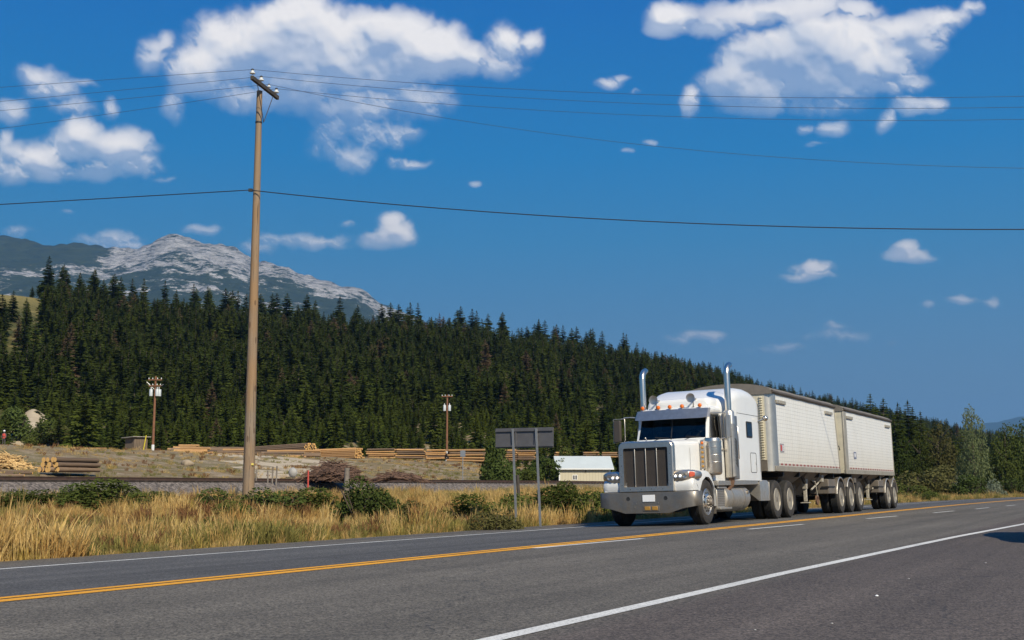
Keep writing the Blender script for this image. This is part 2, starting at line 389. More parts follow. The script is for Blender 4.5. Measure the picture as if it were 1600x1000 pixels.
M['yellow_line'] = mat('yellow_road_paint', (1, 1, 1), 0.75, build=paint_b((0.86, 0.38, 0.006), 0.33))

road = tag(strip('road', -6.5, DY, 0, M['asphalt'], nd=1), kind='structure')
road2 = strip('far_lane', DY, lambda t: 14.1, 0, M['asphalt'], nd=1); tag(road2, kind='structure')
def near_line(t): return float(np.interp(t, [-60, 6, 12, 17, 22, 30, 45, 60, 90, 130], [3.36, 3.34, 3.27, 3.13, 2.97, 2.58, 1.75, 1.1, .6, .6]))
def dash_line(t): return float(np.interp(t, [15, 24, 32, 40, 48, 59, 75, 400], [7.62, 7.13, 6.68, 6.23, 5.82, 5.45, 4.3, 4.2]))
TF = sorted(set(TS+list(range(0, 60, 2))))
tag(strip('edge_line', lambda t: 12.06-max(0, t-60)*.0, lambda t: 12.20, 0.004, M['white_line'], TF), kind='structure')
tag(strip('edge_line', lambda t: near_line(t)-.065, lambda t: near_line(t)+.065, 0.004, M['white_line'], TF), kind='structure')
for dd in (-0.185, 0.035):
    ts = TF
    tag(strip('centre_line', DY+dd-.0, DY+dd+.15, 0.004, M['yellow_line'], ts), kind='structure')
for t0, t1 in [(15.3, 18.9), (23.9, 27.5), (32.9, 36.2), (41.0, 44.4), (48.6, 51.8), (56.4, 59.2), (65, 68), (74, 77), (83, 86), (92, 95), (101, 104)]:
    tag(strip('lane_dash', lambda t: dash_line(t)-.055, lambda t: dash_line(t)+.055, 0.0045, M['white_line'], [t0, (t0+t1)/2, t1]), kind='structure')

def ground_b(t, col, tcn, p):
    g, a, d = road_coords(t)
    n1 = t.noise(g, 0.18, 6, 0.6); n2 = t.noise(g, 1.6, 6, 0.65); n3 = t.noise(g, 12, 4, 0.6)
    c = t.ramp(t.mr(n1, 0.3, 0.7), [(0.0, (0.19, 0.135, 0.075)), (0.4, (0.25, 0.185, 0.105)), (0.6, (0.17, 0.14, 0.065)), (1.0, (0.30, 0.235, 0.16))])
    c = t.mix(t.mr(n2, 0.54, 0.72), c, (0.12, 0.10, 0.042)); c = t.mix(t.mr(t.noise(g, .45, 7, .7), .5, .62), c, (0.33, 0.26, 0.18))
    hill = t.mr(d, 125, 175)
    ch = t.ramp(t.mr(n1, 0.30, 0.72), [(0, (0.045, 0.055, 0.020)), (0.55, (0.085, 0.080, 0.030)), (0.8, (0.19, 0.155, 0.06)), (1, (0.26, 0.20, 0.11))]); zz_ = t.n('ShaderNodeSeparateXYZ', {0: g}).outputs[2]; ch = t.mix(t.mr(zz_, 48, 62), ch, (0.22, 0.18, 0.065))
    c = t.mix(hill, c, ch)
    near = t.mr(d, 44, 38); c = t.mix(near, c, (0.145, 0.105, 0.060))
    f = t.mr(n3, 0.3, 0.7, 0.7, 1.3)
    b = t.n('ShaderNodeBump', {'Strength': 0.6, 'Distance': 0.15, 'Height': t.m('ADD', n2, n3)})
    p.id_data.links.new(b.outputs[0], p.inputs['Normal'])
    return t.mix(1.0, c, t.n('ShaderNodeCombineXYZ', {0: f, 1: f, 2: f}), 'MULTIPLY')
M['ground'] = mat('dry_ground', (.2, .2, .1), 0.95, spec=0.1, build=ground_b)
def polar_sheet(name, azs, rs, zf, m):
    A, RR = np.meshgrid(azs, rs, indexing='ij'); X = RR*np.sin(A); Y = RR*np.cos(A); Z = zf(X, Y)
    V = np.stack([X, Y, Z], -1).reshape(-1, 3); na, nr = len(azs), len(rs)
    i = np.arange((na-1)*(nr-1)); ia, ir = i//(nr-1), i % (nr-1); q = ia*nr+ir
    F = np.stack([q, q+1, q+nr+1, q+nr], -1)
    o = link(name, npmesh(name, V, F, m, True)); return o
azs = np.concatenate([np.linspace(-PI, R(-42), 60)[:-1], np.linspace(R(-42), R(48), 420)[:-1], np.linspace(R(48), PI, 60)])
rs = np.concatenate([[0.3, 3, 6], np.linspace(8, 60, 105), np.geomspace(60.8, 400, 170)[0:], np.geomspace(410, 3000, 50)[0:], [5000, 10000, 16500]])
tag(polar_sheet('ground', azs, rs, zg, M['ground']), kind='structure')

# railway: ballast bed, sleepers and two rails
def ballast_b(t, col, tcn, p):
    v = t.n('ShaderNodeTexVoronoi', {'Vector': tcn, 'Scale': 9.0}); f = t.n('ShaderNodeSeparateXYZ', {0: v.outputs['Color']}).outputs[0]
    c = t.mix(f, (0.06, 0.05, 0.042), (0.23, 0.19, 0.16))
    b = t.n('ShaderNodeBump', {'Strength': 1.0, 'Distance': 0.06, 'Height': f}); p.id_data.links.new(b.outputs[0], p.inputs['Normal'])
    return c
M['ballast'] = mat('ballast', (.2, .2, .2), 0.95, build=ballast_b)
M['railsteel'] = mat('rusty_rail', (0.085, 0.05, 0.035), 0.6, metal=0.3, var=0.2)
M['tie'] = mat('creosote_tie', (0.035, 0.026, 0.02), 0.9, var=0.3)
rts = list(range(-80, 501, 20)); DR = 45.0
def rp(t, d, z): p = T*t+N*d; return (p.x, p.y, z)
mb = MB(); mb.loft([[rp(t, DR-3.3, 0.1), rp(t, DR-1.7, 1.02), rp(t, DR+1.7, 1.02), rp(t, DR+3.2, 0.3)] for t in rts], closed=False)
tag(obj('ballast_bed', mb, M['ballast'], smooth=0), kind='structure')
track = thing('railway_track', 'low rusty railway track on a gravel bank across the whole view behind the dry grass', 'railway', rp(0, DR, 1.02))
for sgn in (-.72, .72):
    mb = MB(); prof = [(-.07, .1), (.07, .1), (.02, .13), (.02, .2), (.036, .21), (.036, .25), (-.036, .25), (-.036, .21), (-.02, .2), (-.02, .13)]
    mb.loft([[Vector(rp(t, DR+sgn+a, b+1.02))-track.location for a, b in prof] for t in (-80, 500)])
    obj('rail', mb, M['railsteel'], track)
mb = MB()
for i in range(540):
    t = -40+i*.6; p0 = Vector(rp(t, DR-1.3, 1.0))-track.location; p1 = Vector(rp(t, DR+1.3, 1.0))-track.location; u = T*.11
    q = [p0-u, p0+u, p1+u, p1-u]; mb.add([a for a in q]+[a+Vector((0, 0, .12)) for a in q], [(0,1,2,3),(4,7,6,5),(0,4,5,1),(1,5,6,2),(2,6,7,3),(3,7,4,0)])
tag(obj('sleepers', mb, M['tie'], track, smooth=0), kind='stuff')

# ------------------------------------------------------------------ clouds, far outside everything else
def cloud_field(X, Y, step):
    def blur(A_, n_):
        n_ = max(1, int(round(n_*1.4/step)))
        for ax in (0, 1):
            c_ = np.cumsum(np.pad(A_, [(n_+1, n_) if k == ax else (0, 0) for k in (0, 1)], mode='edge'), axis=ax)
            A_ = (np.take(c_, range(2*n_+1, c_.shape[ax]), ax)-np.take(c_, range(0, c_.shape[ax]-2*n_-1), ax))/(2*n_+1)
        return A_
    wx = (vnoise(X, Y, 70, 21, 4)-.5)*28; wy = (vnoise(X, Y, 70, 31, 4)-.5)*20
    fx = (vnoise(X, Y, 15, 22, 5)-.5)*13; fy = (vnoise(X, Y, 15, 32, 5)-.5)*12
    Xw, Yw = X+wx+fx, Y+wy+fy
    E = np.full(X.shape, -3.0)
    for (cx, cy, rx, ry, w_) in CL:
        m = (abs(X-cx) < rx*2.6+60) & (abs(Y-cy) < ry*2.6+60)
        if not m.any(): continue
        q = ((Xw[m]-cx)/(rx*1.04))**2+((Yw[m]-cy)/(ry*1.06))**2
        v = w_*(1-q*.85) if w_ > .5 else w_-q*.45
        e = E[m]; k = 0.12; h = np.clip(.5+.5*(v-e)/k, 0, 1); E[m] = e*(1-h)+v*h+k*h*(1-h)
    # rounded puffs: inverted cell distance at several sizes
    def puffs(sc, seed):
        gx, gy = Xw/sc, Yw/sc; xi, yi = np.floor(gx), np.floor(gy); best = np.full(X.shape, 9.0)
        for a in (-1, 0, 1):
            for b in (-1, 0, 1):
                cx, cy = xi+a, yi+b
                h1 = np.sin(cx*127.1+cy*311.7+seed)*43758.5453; h1 -= np.floor(h1); h2 = np.sin(cx*269.5+cy*183.3+seed)*43758.5453; h2 -= np.floor(h2)
                best = np.minimum(best, (cx+h1-gx)**2+(cy+h2-gy)**2)
        return np.clip(1-best, 0, 1)
    P1, P2, P3, P4 = puffs(44, 1), puffs(21, 2), puffs(10, 3), puffs(5.2, 4)
    B = (P1*1.0+P2*.55+P3*.30+P4*.16)/2.01
    B = blur(B, 2)*.8+B*.2
    F = vnoise(X+fx*2, Y+fy*2, 40, 51, 7)*.86+.14*vnoise(X, Y, 9, 57, 4)
    D = E+(B-.64)*.62+(F-.5)*1.15
    low = np.clip((Y-250)/250, 0, 1)
    al = np.clip((D+.06)/.85, 0, 1); al = al*al*(3-2*al)
    H0 = np.clip(D+.05, 0, 1.2)
    H = blur(H0, 18)*50+blur(H0, 6)*12+(blur(P1, 7)*13+blur(P2, 4)*5+blur(P3, 2)*1.5)*np.clip(D*1.6, 0, 1)+blur(F-.5, 3)*12
    gxh, gyh = np.gradient(H, step)
    nx, ny = -gxh, -gyh; ln = np.sqrt(nx*nx+ny*ny+1)
    L = np.array([.30, -.70, .65]); L /= np.linalg.norm(L)
    lam = np.clip((nx*L[0]+ny*L[1]+L[2])/ln, 0, 1)
    Dp = np.clip(D, 0, 1.0); c = np.cumsum(Dp, axis=1)*step; n_ = int(95/step)
    up = c.copy(); up[:, n_:] = c[:, n_:]-c[:, :-n_]; up = blur(up/95, 16)
    dens = np.clip((D-.02)/.8, 0, 1)
    V = vnoise(X, Y, 85, 77, 4)-.5
    sun = np.exp(-2.0*np.clip(up-.30+V*.7, 0, 2))
    lit = .30+.70*np.clip((lam-.20)/.72, 0, 1); lit = lit*(.22+.85*sun); lit = np.clip(lit*1.10, 0, 1)
    sh_c = np.array([.25, .365, .56]); wh_c = np.array([.82, .80, .80])
    col = sh_c+(wh_c-sh_c)*lit[..., None]  # cloud sunlight and shade are painted into the emitted colour
    thin = (1-np.clip(dens*1.8, 0, 1))[..., None]; col = col*(1-thin*.45)+np.array([.46, .54, .68])*thin*.45
    hz = np.array([.33, .34, .42]); l_ = low[..., None]; col = col*(1-l_*.5)+hz*l_*.5
    al = al*(.50+.50*np.clip(dens*2.4, 0, 1))*(1-low*.12)*np.clip(.22+blur(E, 6)*1.05, 0, 1)
    al = al*np.clip(.40+1.1*lit, 0, 1)**.8          # opacity falls with the painted shade, so blue shows through the undersides
    return col, al
def make_clouds():
    gx = np.arange(-330, 1930, 1.4); gy = np.arange(-150, 600, 1.4)
    X, Y = np.meshgrid(gx, gy, indexing='ij')
    col, al_ = cloud_field(X, Y, 1.4)
    fade = np.clip((X+330)/60, 0, 1)*np.clip((1930-X)/60, 0, 1)*np.clip((Y+150)/30, 0, 1); al_ = al_*fade
    RAD = 40000.0; c_, s_ = math.cos(PITCH), math.sin(PITCH)
    u = X-800; v = 500-Y; V = np.stack([u, FPX*c_-v*s_, FPX*s_+v*c_], -1); V /= np.linalg.norm(V, axis=-1, keepdims=True); V = V*RAD
    nx_, ny_ = X.shape; A = al_.ravel()
    i = np.arange((nx_-1)*(ny_-1)); ia, ir = i//(ny_-1), i % (ny_-1); q = ia*ny_+ir
    Fc = np.stack([q, q+1, q+ny_+1, q+ny_], -1); keep = A[Fc].max(1) > 0.004; Fc = Fc[keep]
    used = np.zeros(len(A), bool); used[Fc.ravel()] = True; mp = np.cumsum(used)-1; Fc = mp[Fc]; V = V.reshape(-1, 3)[used]
    m = bpy.data.materials.new('cloud'); m.use_nodes = True; t = NT(m.node_tree); nt = m.node_tree; nt.nodes.remove(nt.nodes['Principled BSDF'])
    at_ = t.n('ShaderNodeAttribute', attribute_name='cloud')
    em = t.n('ShaderNodeEmission', {'Color': at_.outputs['Color'], 'Strength': 1.0}); tb = t.n('ShaderNodeBsdfTransparent')
    mx = t.n('ShaderNodeMixShader', {0: at_.outputs['Alpha'], 1: tb.outputs[0], 2: em.outputs[0]}); nt.links.new(mx.outputs[0], nt.nodes['Material Output'].inputs['Surface'])
    try: m.cycles.emission_sampling = 'NONE'
    except Exception: pass
    me = npmesh('clouds', V, Fc, m, True)
    at2 = me.color_attributes.new('cloud', 'FLOAT_COLOR', 'POINT')
    rgba = np.concatenate([col.reshape(-1, 3), A[:, None]], 1)[used].astype(np.float32); at2.data.foreach_set('color', rgba.ravel())
    o = link('clouds', me); o.location = (0, 0, CAM_H); tag(o, kind='structure')
make_clouds()

# ------------------------------------------------------------------ the limestone mountain and the far blue hills
def ridge_sheet(name, prof, Yd, depth, drop, m, rough, n=360, k=60, seed=1, base=150):
    xs = np.array([p[0] for p in prof], float); ys = np.array([p[1] for p in prof], float)
    px = np.linspace(xs[0], xs[-1], n); py = np.interp(px, xs, ys)
    V = np.zeros((n, k, 3))
    for i in range(n):
        q = at(px[i], py[i], Yd); s = np.linspace(0, 1, k)
        X = q.x*(1-s*depth/Yd); Y = Yd-s*depth
        nz = vnoise(X, Y, rough*6, seed, 7)-.5; rd = 1-np.abs(vnoise(X, Y, rough*3, seed+4, 6)-.5)*2
        Z = q.z*(1-s**0.9)+base*s+(nz*0.8+(rd-.75)*0.55)*rough*np.sin(np.clip(s*2.2+.02, 0, PI/2))*1.0+(vnoise(X, Y, rough*.7, seed+7, 5)-.5)*rough*.42
        V[i, :, 0] = X; V[i, :, 1] = Y; V[i, :, 2] = Z
    back = V[:, :1, :].copy(); back[:, :, 1] += depth*.6; back[:, :, 2] = base
    V = np.concatenate([back, V], 1); k2 = k+1
    i = np.arange((n-1)*(k2-1)); ia, ir = i//(k2-1), i % (k2-1); q = ia*k2+ir
    F = np.stack([q, q+1, q+k2+1, q+k2], -1)
    return link(name, npmesh(name, V.reshape(-1, 3), F, m, False))
def mtn_b(t, col, tcn, p):
    g = tcn; gn = t.n('ShaderNodeNewGeometry').outputs['Normal']; nz = t.n('ShaderNodeSeparateXYZ', {0: gn}).outputs[2]
    z = t.n('ShaderNodeSeparateXYZ', {0: g}).outputs[2]; x = t.n('ShaderNodeSeparateXYZ', {0: g}).outputs[0]
    st = t.n('ShaderNodeVectorMath', {0: g, 1: (1, 1, 3.2)}, operation='MULTIPLY').outputs[0]
    a = t.noise(st, 0.0028, 10, 0.66); b = t.noise(g, 0.0016, 6, 0.6); c3 = t.noise(st, 0.016, 6, 0.65)
    hgt = t.mr(z, 560, 1040, -0.10, 0.17)
    wst = t.m('MULTIPLY', t.mr(x, -1700, -1850, 0.0, 1.0), t.mr(z, 800, 940, 0.0, -0.55))
    f = t.m('ADD', t.m('ADD', t.m('MULTIPLY_ADD', t.m('SUBTRACT', b, 0.5), 0.7, a), hgt), t.m('MULTIPLY', wst, 1.0))
    f = t.m('MULTIPLY_ADD', t.m('SUBTRACT', c3, .5), .75, f)
    c4 = t.noise(st, 0.07, 4, 0.7); f = t.m('MULTIPLY_ADD', t.m('SUBTRACT', c4, .5), .45, f)
    rock = t.mr(f, 0.55, 0.62)
    rc = t.mix(t.mr(t.m('ADD', t.m('MULTIPLY', c3, .5), t.m('MULTIPLY', c4, .5)), 0.40, 0.60), (0.11, 0.108, 0.105), (0.46, 0.445, 0.43))
    fc = t.mix(t.mr(c3, .3, .7), (0.018, 0.030, 0.018), (0.045, 0.060, 0.030))
    bm = t.n('ShaderNodeBump', {'Strength': 0.9, 'Distance': 55.0, 'Height': t.m('ADD', a, t.m('MULTIPLY', c3, .5))}); p.id_data.links.new(bm.outputs[0], p.inputs['Normal'])
    return t.mix(rock, fc, rc)
M['mountain'] = mat('limestone_and_forest', (.3, .3, .3), 0.95, spec=0.1, build=mtn_b)
prof = [(-500,400),(-250,372),(-100,380),(0,373),(40,376),(90,379),(130,385),(165,396),(190,394),(215,390),(232,382),(250,375),(275,372),(300,374),(325,375),(345,380),(362,385),(380,394),(400,407),(425,411),(445,417),(465,428),(490,436),(515,442),(540,447),(560,453),(580,465),(600,480),(650,500),(760,560)]
tag(ridge_sheet('mountain', prof, 5200, 2600, 0, M['mountain'], 190, seed=3, base=150), kind='structure')
M['farhill'] = mat('far_forest', (0.035, 0.05, 0.03), 0.95, spec=0.1, var=0.3, vscale=0.01)
prof2 = [(1300,700),(1420,690),(1490,672),(1520,664),(1545,662),(1560,659),(1580,655),(1600,651),(1640,649),(1700,655),(1800,668),(2000,690),(2300,700)]
tag(ridge_sheet('far_hills', prof2, 13000, 5000, 0, M['farhill'], 150, n=90, k=20, seed=8, base=100), kind='structure')

# ------------------------------------------------------------------ the lorry
def lorry_matrix(u):              # frame on the road: x back along the lorry, y to its far side, z up
    dc = 9.16+1.13; p = T*(27.59+u)+N*dc; z = -0.028*(dc-DY)
    Yv = (N+Vector((0, 0, -0.028))).normalized(); Zv = T.cross(Yv).normalized()
    m = Matrix.Identity(4)
    for i in range(3): m[i][0] = T[i]; m[i][1] = Yv[i]; m[i][2] = Zv[i]; m[i][3] = (p.x, p.y, z)[i]
    return m
def rrect(w, z0, z1, r, x, n=6, top_only=False, y0=0.0):   # rounded rectangle section in y-z at x
    pts = []
    cs = [(w-r, z1-r, 0), (-w+r, z1-r, 90), (-w+r, z0+r, 180), (w-r, z0+r, 270)]
    for k, (cy, cz, a0) in enumerate(cs):
        rr = r
        if top_only and k >= 2:
            pts += [(x, y0+(w if k == 3 else -w), z0)]*(n+1); continue
        for i in range(n+1):
            a = R(a0+90*i/n); pts.append((x, y0+cy+rr*math.cos(a), cz+rr*math.sin(a)))
    return pts
_wheel = {}
def wheel(parent, x, y, s, dual=True, r=0.52, steer=False):
    # s: direction of the outer face; parts are shared between equal wheels
    key = (s, dual, steer)
    w = thing('wheel', None, None); w.parent = parent; w.location = (x, y, r)
    if key in _wheel:
        for ch in _wheel[key].children: c = ch.copy(); C.objects.link(c); c.parent = w
        return w
    _wheel[key] = w
    def tyre(o0, wd=.27):
        prof = [(0.30, o0+.02), (0.34, o0), (0.44, o0-.018), (0.49, o0-.005), (r-.006, o0+.03), (r, o0+.05), (r, o0+wd-.05), (r-.006, o0+wd-.03), (0.49, o0+wd+.005), (0.42, o0+wd+.015), (0.30, o0+wd-.02)]
        a = MB().lathe((0, 0, 0), 'y', [(p, -s*q) for p, q in prof], 40); b = MB()
        for k in range(5):
            o1 = o0+.045+k*.042; b.lathe((0, 0, 0), 'y', [(r-.002, -s*o1), (r+.008, -s*(o1+.004)), (r+.008, -s*(o1+.030)), (r-.002, -s*(o1+.034))], 40)
        objm('tyre', [(a, M['tyre']), (b, M['tread'])], w, 40)
    tyre(0.0)
    if dual: tyre(0.33)
    a = MB(); h = MB(); c = MB(); g = MB()
    if steer:
        a.lathe((0, 0, 0), 'y', [(p, -s*q) for p, q in [(0.315, .01), (0.30, -.005), (0.285, .03), (0.27, .045), (0.25, .03), (0.16, -.03), (0.13, -.04), (0.12, -.04), (0.0, -.04)]], 40)
        for k in range(10):
            t = 2*PI*k/10; h.lathe((0.205*math.cos(t), 0, 0.205*math.sin(t)), 'y', [(0.030, -s*.01), (.028, s*.006), (0.0, s*.006)], 12)
            t += PI/10; c.lathe((0.135*math.cos(t), 0, 0.135*math.sin(t)), 'y', [(0.016, s*.03), (.016, s*.075), (0.010, s*.085), (0, s*.085)], 8)
        g.lathe((0, 0, 0), 'y', [(0.095, s*.03), (.09, s*.10), (0.07, s*.13), (0, s*.14)], 20)
        objm('rim', [(a, M['rimchrome']), (h, M['black']), (c, M['chrome']), (g, M['dusty'])], w, 30)
    else:
        a.lathe((0, 0, 0), 'y', [(p, -s*q) for p, q in [(0.315, .01), (0.30, -.004), (0.28, .02), (0.262, .08), (0.255, .155), (0.24, .17), (0.16, .165), (0.145, .15), (0.14, .12), (.13, .10), (0, .10)]], 40)
        for k in range(10):
            t = 2*PI*k/10; h.lathe((0.20*math.cos(t), 0, 0.20*math.sin(t)), 'y', [(0.022, -s*.168), (.020, -s*.162), (0.0, -s*.162)], 10)
        g.lathe((0, 0, 0), 'y', [(0.10, -s*.12), (.095, -s*.03), (0.06, 0), (0, s*.005)], 20)
        objm('rim', [(a, M['rim']), (h, M['black']), (g, M['dusty'])], w, 30)
    return w
def arc(cx, cz, r, a0, a1, n): return [(cx+r*math.cos(R(a0+(a1-a0)*i/n)), cz+r*math.sin(R(a0+(a1-a0)*i/n))) for i in range(n+1)]
def lamp_round(parent, name, c, r, axis_dir, m, d=.03):
    mb = MB().lathe(c, 'x', [(r, 0.0), (r*.95, -d*.6), (r*.6, -d), (0, -d*1.1)], 16); return obj(name, mb, m, parent, smooth=40)

tr = thing('semi_truck', 'white long-nosed semi truck with tall chrome exhaust stacks driving on the far lane', 'truck')
tr.matrix_world = lorry_matrix(0)
YW = 1.13
# --- bumper
mb = MB()
def bz0(y):
    a = abs(y); return 0.30 if a < .55 else (0.30+(a-.55)/.33*.10 if a < .88 else 0.40+(a-.88)*.16)
ys = [-1.225, -1.20, -1.12, -.88, -.72, -.55, -.3, 0, .3, .55, .72, .88, 1.12, 1.20, 1.225]
def bx(y): a = abs(y); return -1.0 if a < 1.1 else (-1.0+(a-1.1)**2*6 if a < 1.19 else -.70)
xs = [-.70, -.90, -.985] + [-1.0]*9 + [-.985, -.90, -.70]
zt = 0.785
secs = []
for y, x in zip(ys, xs):
    z0 = bz0(y); secs.append([(x, y, z0), (x-.008, y, (z0+zt)/2), (x, y, zt-.015), (x+.02, y, zt), (x+.05, y, zt), (x+.05, y, z0), (x+.02, y, z0-.004)])
mb.loft(secs)
bump = obj('bumper', mb, M['bumper'], tr, smooth=50)
mb = MB()
for s in (-1, 1):
    mb.lathe((-1.006, s*.46, .635), 'x', [(.05, .004), (.045, -.004), (.03, -.002), (0, .0)], 14)
objs('tow_hole', mb, M['black'], bump)
obj('number_plate', MB().box(-1.022, -1.012, -.205, .10, .56, .715), M['plate'], tr, bevel=.004)
for yy in (-.19, -.01):
    mb = MB(); mb.box(-1.02, -.95, yy-.075, yy+.075, .36, .455); obj('fog_light', mb, M['amber_dull'], tr, bevel=.015)
obj('fog_light_bracket', MB().box(-1.012, -.96, -.30, .10, .345, .47), M['dusty'], bump, bevel=.008)
mb = MB()
for y, z in [(-.28, .53), (-.24, .43), (.26, .52), (.3, .44), (.05, .53)]: mb.lathe((-1.007, y, z), 'x', [(.012, 0), (.010, -.008), (0, -.008)], 8)
objs('bolt', mb, M['steel'], bump)
# --- grille shell
mb = MB()
def sec_out(x, w, z0, z1, r): return rrect(w, z0, z1, r, x, 6, True)
o1 = sec_out(-1.00, .655, .80, 1.925, .13); o2 = sec_out(-.985, .67, .80, 1.94, .14); o3 = sec_out(-.84, .675, .80, 1.955, .14)
inn = sec_out(-1.0, .545, .905, 1.80, .03); inn2 = sec_out(-.95, .54, .91, 1.80, .03)
mb.loft([inn2, inn, o1, o2, o3], cap=False)
gr = obj('grille_surround', mb, M['chrome'], tr, smooth=30)
mb = MB()
for k in range(44):
    y = -.535+k*1.07/43; mb.box(-.952, -.945, y-.004, y+.004, .90, 1.81)
for k in range(36):
    z = .91+k*.89/35; mb.box(-.956, -.953, -.54, .54, z-.004, z+.004)
obj('grille_mesh', mb, mat('bug_screen', (0.085, 0.07, 0.06), 0.7), gr, smooth=0)
obj('radiator', MB().box(-.93, -.90, -.54, .54, .9, 1.81), M['darkgap'], gr, smooth=0)
for y in (-.27, 0.0, .27):
    obj('grille_bar', MB().box(-.985, -.957, y-.009, y+.009, .905, 1.80), M['alu'], gr, bevel=.006)
mb = MB()
for s in (-1, 1):
    for z in (.95, 1.15, 1.4, 1.65): mb.lathe((-1.0, s*.60, z), 'x', [(.010, 0), (.008, -.008), (0, -.008)], 8)
for y in (-.4, -.13, .13, .4): mb.lathe((-1.0, y, .85), 'x', [(.010, 0), (.008, -.008), (0, -.008)], 8)
objs('bolt', mb, M['darkgap'], gr)
mb = MB(); mb.tube([(-.90, 0, 1.94), (-.88, 0, 1.985), (-.90, 0, 2.01)], [.02, .012, .018], 8); mb.ball((-.91, 0, 2.025), .025, .012, .02)
obj('hood_ornament', mb, M['chrome'], tr)
# --- hood
mb = MB(); secs = []
for x, wd, zt_, r in [(-.845, .665, 1.945, .14), (-.80, .672, 1.955, .14), (-.5, .70, 1.97, .14), (0, .745, 1.995, .15), (.4, .785, 2.01, .16), (.70, .815, 2.02, .16), (.84, .825, 2.025, .16)]:
    secs.append(rrect(wd, 1.0, zt_, r, x, 6, True))
mb.loft(secs)
hood = obj('hood', mb, M['paint'], tr, smooth=40)
obj('hood_seam', MB().box(-.02, -.01, -.752, -.7515, 1.3, 1.8), M['darkgap'], hood)
obj('hood_front_panel', MB().box(-.93, -.70, -1.08, 1.08, .79, .83), M['paint'], hood, bevel=.01)
# --- front fenders
for s in (-1, 1):
    outl = [(-.93, .80), (-.955, .90), (-.94, 1.0), (-.88, 1.075), (-.74, 1.15), (-.52, 1.215), (-.28, 1.255), (-.02, 1.265), (.2, 1.235), (.38, 1.15), (.50, 1.03), (.58, .87), (.635, .68), (.665, .42)]
    angs = [205, 199, 192, 184, 170, 150, 125, 98, 75, 54, 38, 22, 8, -14]
    secs = []
    for (x, z), a in zip(outl, angs):
        ra = .595; xa = max(min(.01+ra*math.cos(R(a)), .64), -.62); za = .52+ra*math.sin(R(a)); za = max(za, z if z < .8 else .62) if z < .9 and x < 0 else za
        if x < -.8: xa, za = -.60, [.80, .80, .80, .82][outl.index((x, z))] if outl.index((x, z)) < 4 else za
        if x > .6: xa, za = x-.055, z
        mx, mz = x+(xa-x)*.10, z+(za-z)*.10
        secs.append([(x, s*.50, z), (x, s*.98, z), (x+(xa-x)*.03, s*1.06, z+(za-z)*.03), (mx, s*1.105, mz), (x+(xa-x)*.45, s*1.125, z+(za-z)*.45), (xa, s*1.13, za), (xa, s*1.095, za), (xa, s*.55, za+.02)])
    mb = MB(); mb.loft(secs)
    obj('fender', mb, M['paint'], tr, smooth=45)
    # black inner wheel arch
    mb = MB(); pts = arc(.01, .52, .575, -5, 185, 18)
    mb.loft([[(x, s*.55, z) for x, z in pts], [(x, s*1.09, z) for x, z in pts]], closed=False); obj('wheel_arch_liner', mb, M['black'], tr, smooth=40)
    obj('mud_flap', MB().box(.66, .68, min(s*.78, s*1.10), max(s*.78, s*1.10), .24, .62), M['dusty'], tr)
    # headlamp pod
    mb = MB(); secs = []
    for y, x0, x1, z0, z1 in [(.60, -.90, -.70, .99, 1.23), (.70, -.955, -.66, .965, 1.265), (.85, -.97, -.62, .975, 1.275), (1.0, -.93, -.58, 1.0, 1.27), (1.10, -.85, -.54, 1.035, 1.255), (1.18, -.74, -.54, 1.07, 1.225), (1.205, -.66, -.56, 1.11, 1.19)]:
        cx, cz, hx, hz = (x0+x1)/2, (z0+z1)/2, (x1-x0)/2, (z1-z0)/2
        secs.append([(cx+hx*(abs(math.cos(a))**.6)*math.copysign(1, math.cos(a)), s*y, cz+hz*(abs(math.sin(a))**.7)*math.copysign(1, math.sin(a))) for a in [2*PI*k/20+.01 for k in range(20)]])
    mb.loft(secs); hl = obj('headlight', mb, M['chrome'], tr, smooth=50)
    mb = MB(); secs = []
    for y, x0, z0, z1 in [(.665, -.952, 1.075, 1.205), (.75, -.972, 1.055, 1.225), (.88, -.975, 1.055, 1.23), (.98, -.950, 1.065, 1.23), (1.0, -.945, 1.07, 1.228)]:
        secs.append([(x0+.02, s*y, z0), (x0-.006, s*y, z0+.02), (x0-.012, s*y, (z0+z1)/2), (x0-.006, s*y, z1-.02), (x0+.02, s*y, z1)])
    mb.loft(secs, closed=True); obj('reflector', mb, M['steel'], hl, smooth=40)
    for y in (.72, .83, .93):
        xx = -.992 if y < .9 else -.972
        mb = MB().lathe((xx, s*y, 1.13), 'x', [(.054, 0.0), (.050, -.014), (.024, -.005), (0, -.002)], 18); lo = obj('lamp', mb, M['chrome'], hl, smooth=30)
    mb = MB(); secs = []
    for y, x0, z0, z1 in [(1.02, -.930, 1.085, 1.225), (1.08, -.885, 1.09, 1.22), (1.12, -.835, 1.11, 1.205)]:
        secs.append([(x0+.03, s*y, z0), (x0-.010, s*y+s*.01, z0+.02), (x0-.016, s*y+s*.012, (z0+z1)/2), (x0-.010, s*y+s*.01, z1-.02), (x0+.03, s*y, z1)])
    mb.loft(secs)
    if s < 0: obj('turn_signal', mb, mat('signal_lens', (0.55, 0.10, 0.05), 0.3) if s < 0 else bpy.data.materials['signal_lens'], hl, smooth=40)
M['lamp_on'] = mat('lit_lamp', (1, 1, 1), 0.3)
_p = M['lamp_on'].node_tree.nodes['Principled BSDF']; _p.inputs['Emission Color'].default_value = (1, .97, .9, 1); _p.inputs['Emission Strength'].default_value = 1.6
for h_ in [c for c in tr.children if c.name.startswith('headlight')]:
    s = -1 if h_.data.vertices[0].co.y < 0 else 1
    for y in (.72, .83):
        mb = MB().lathe((-1.000, s*y, 1.13), 'x', [(.027, 0), (.022, -.010), (0, -.013)], 12); obj('bulb', mb, M['lamp_on'], h_)
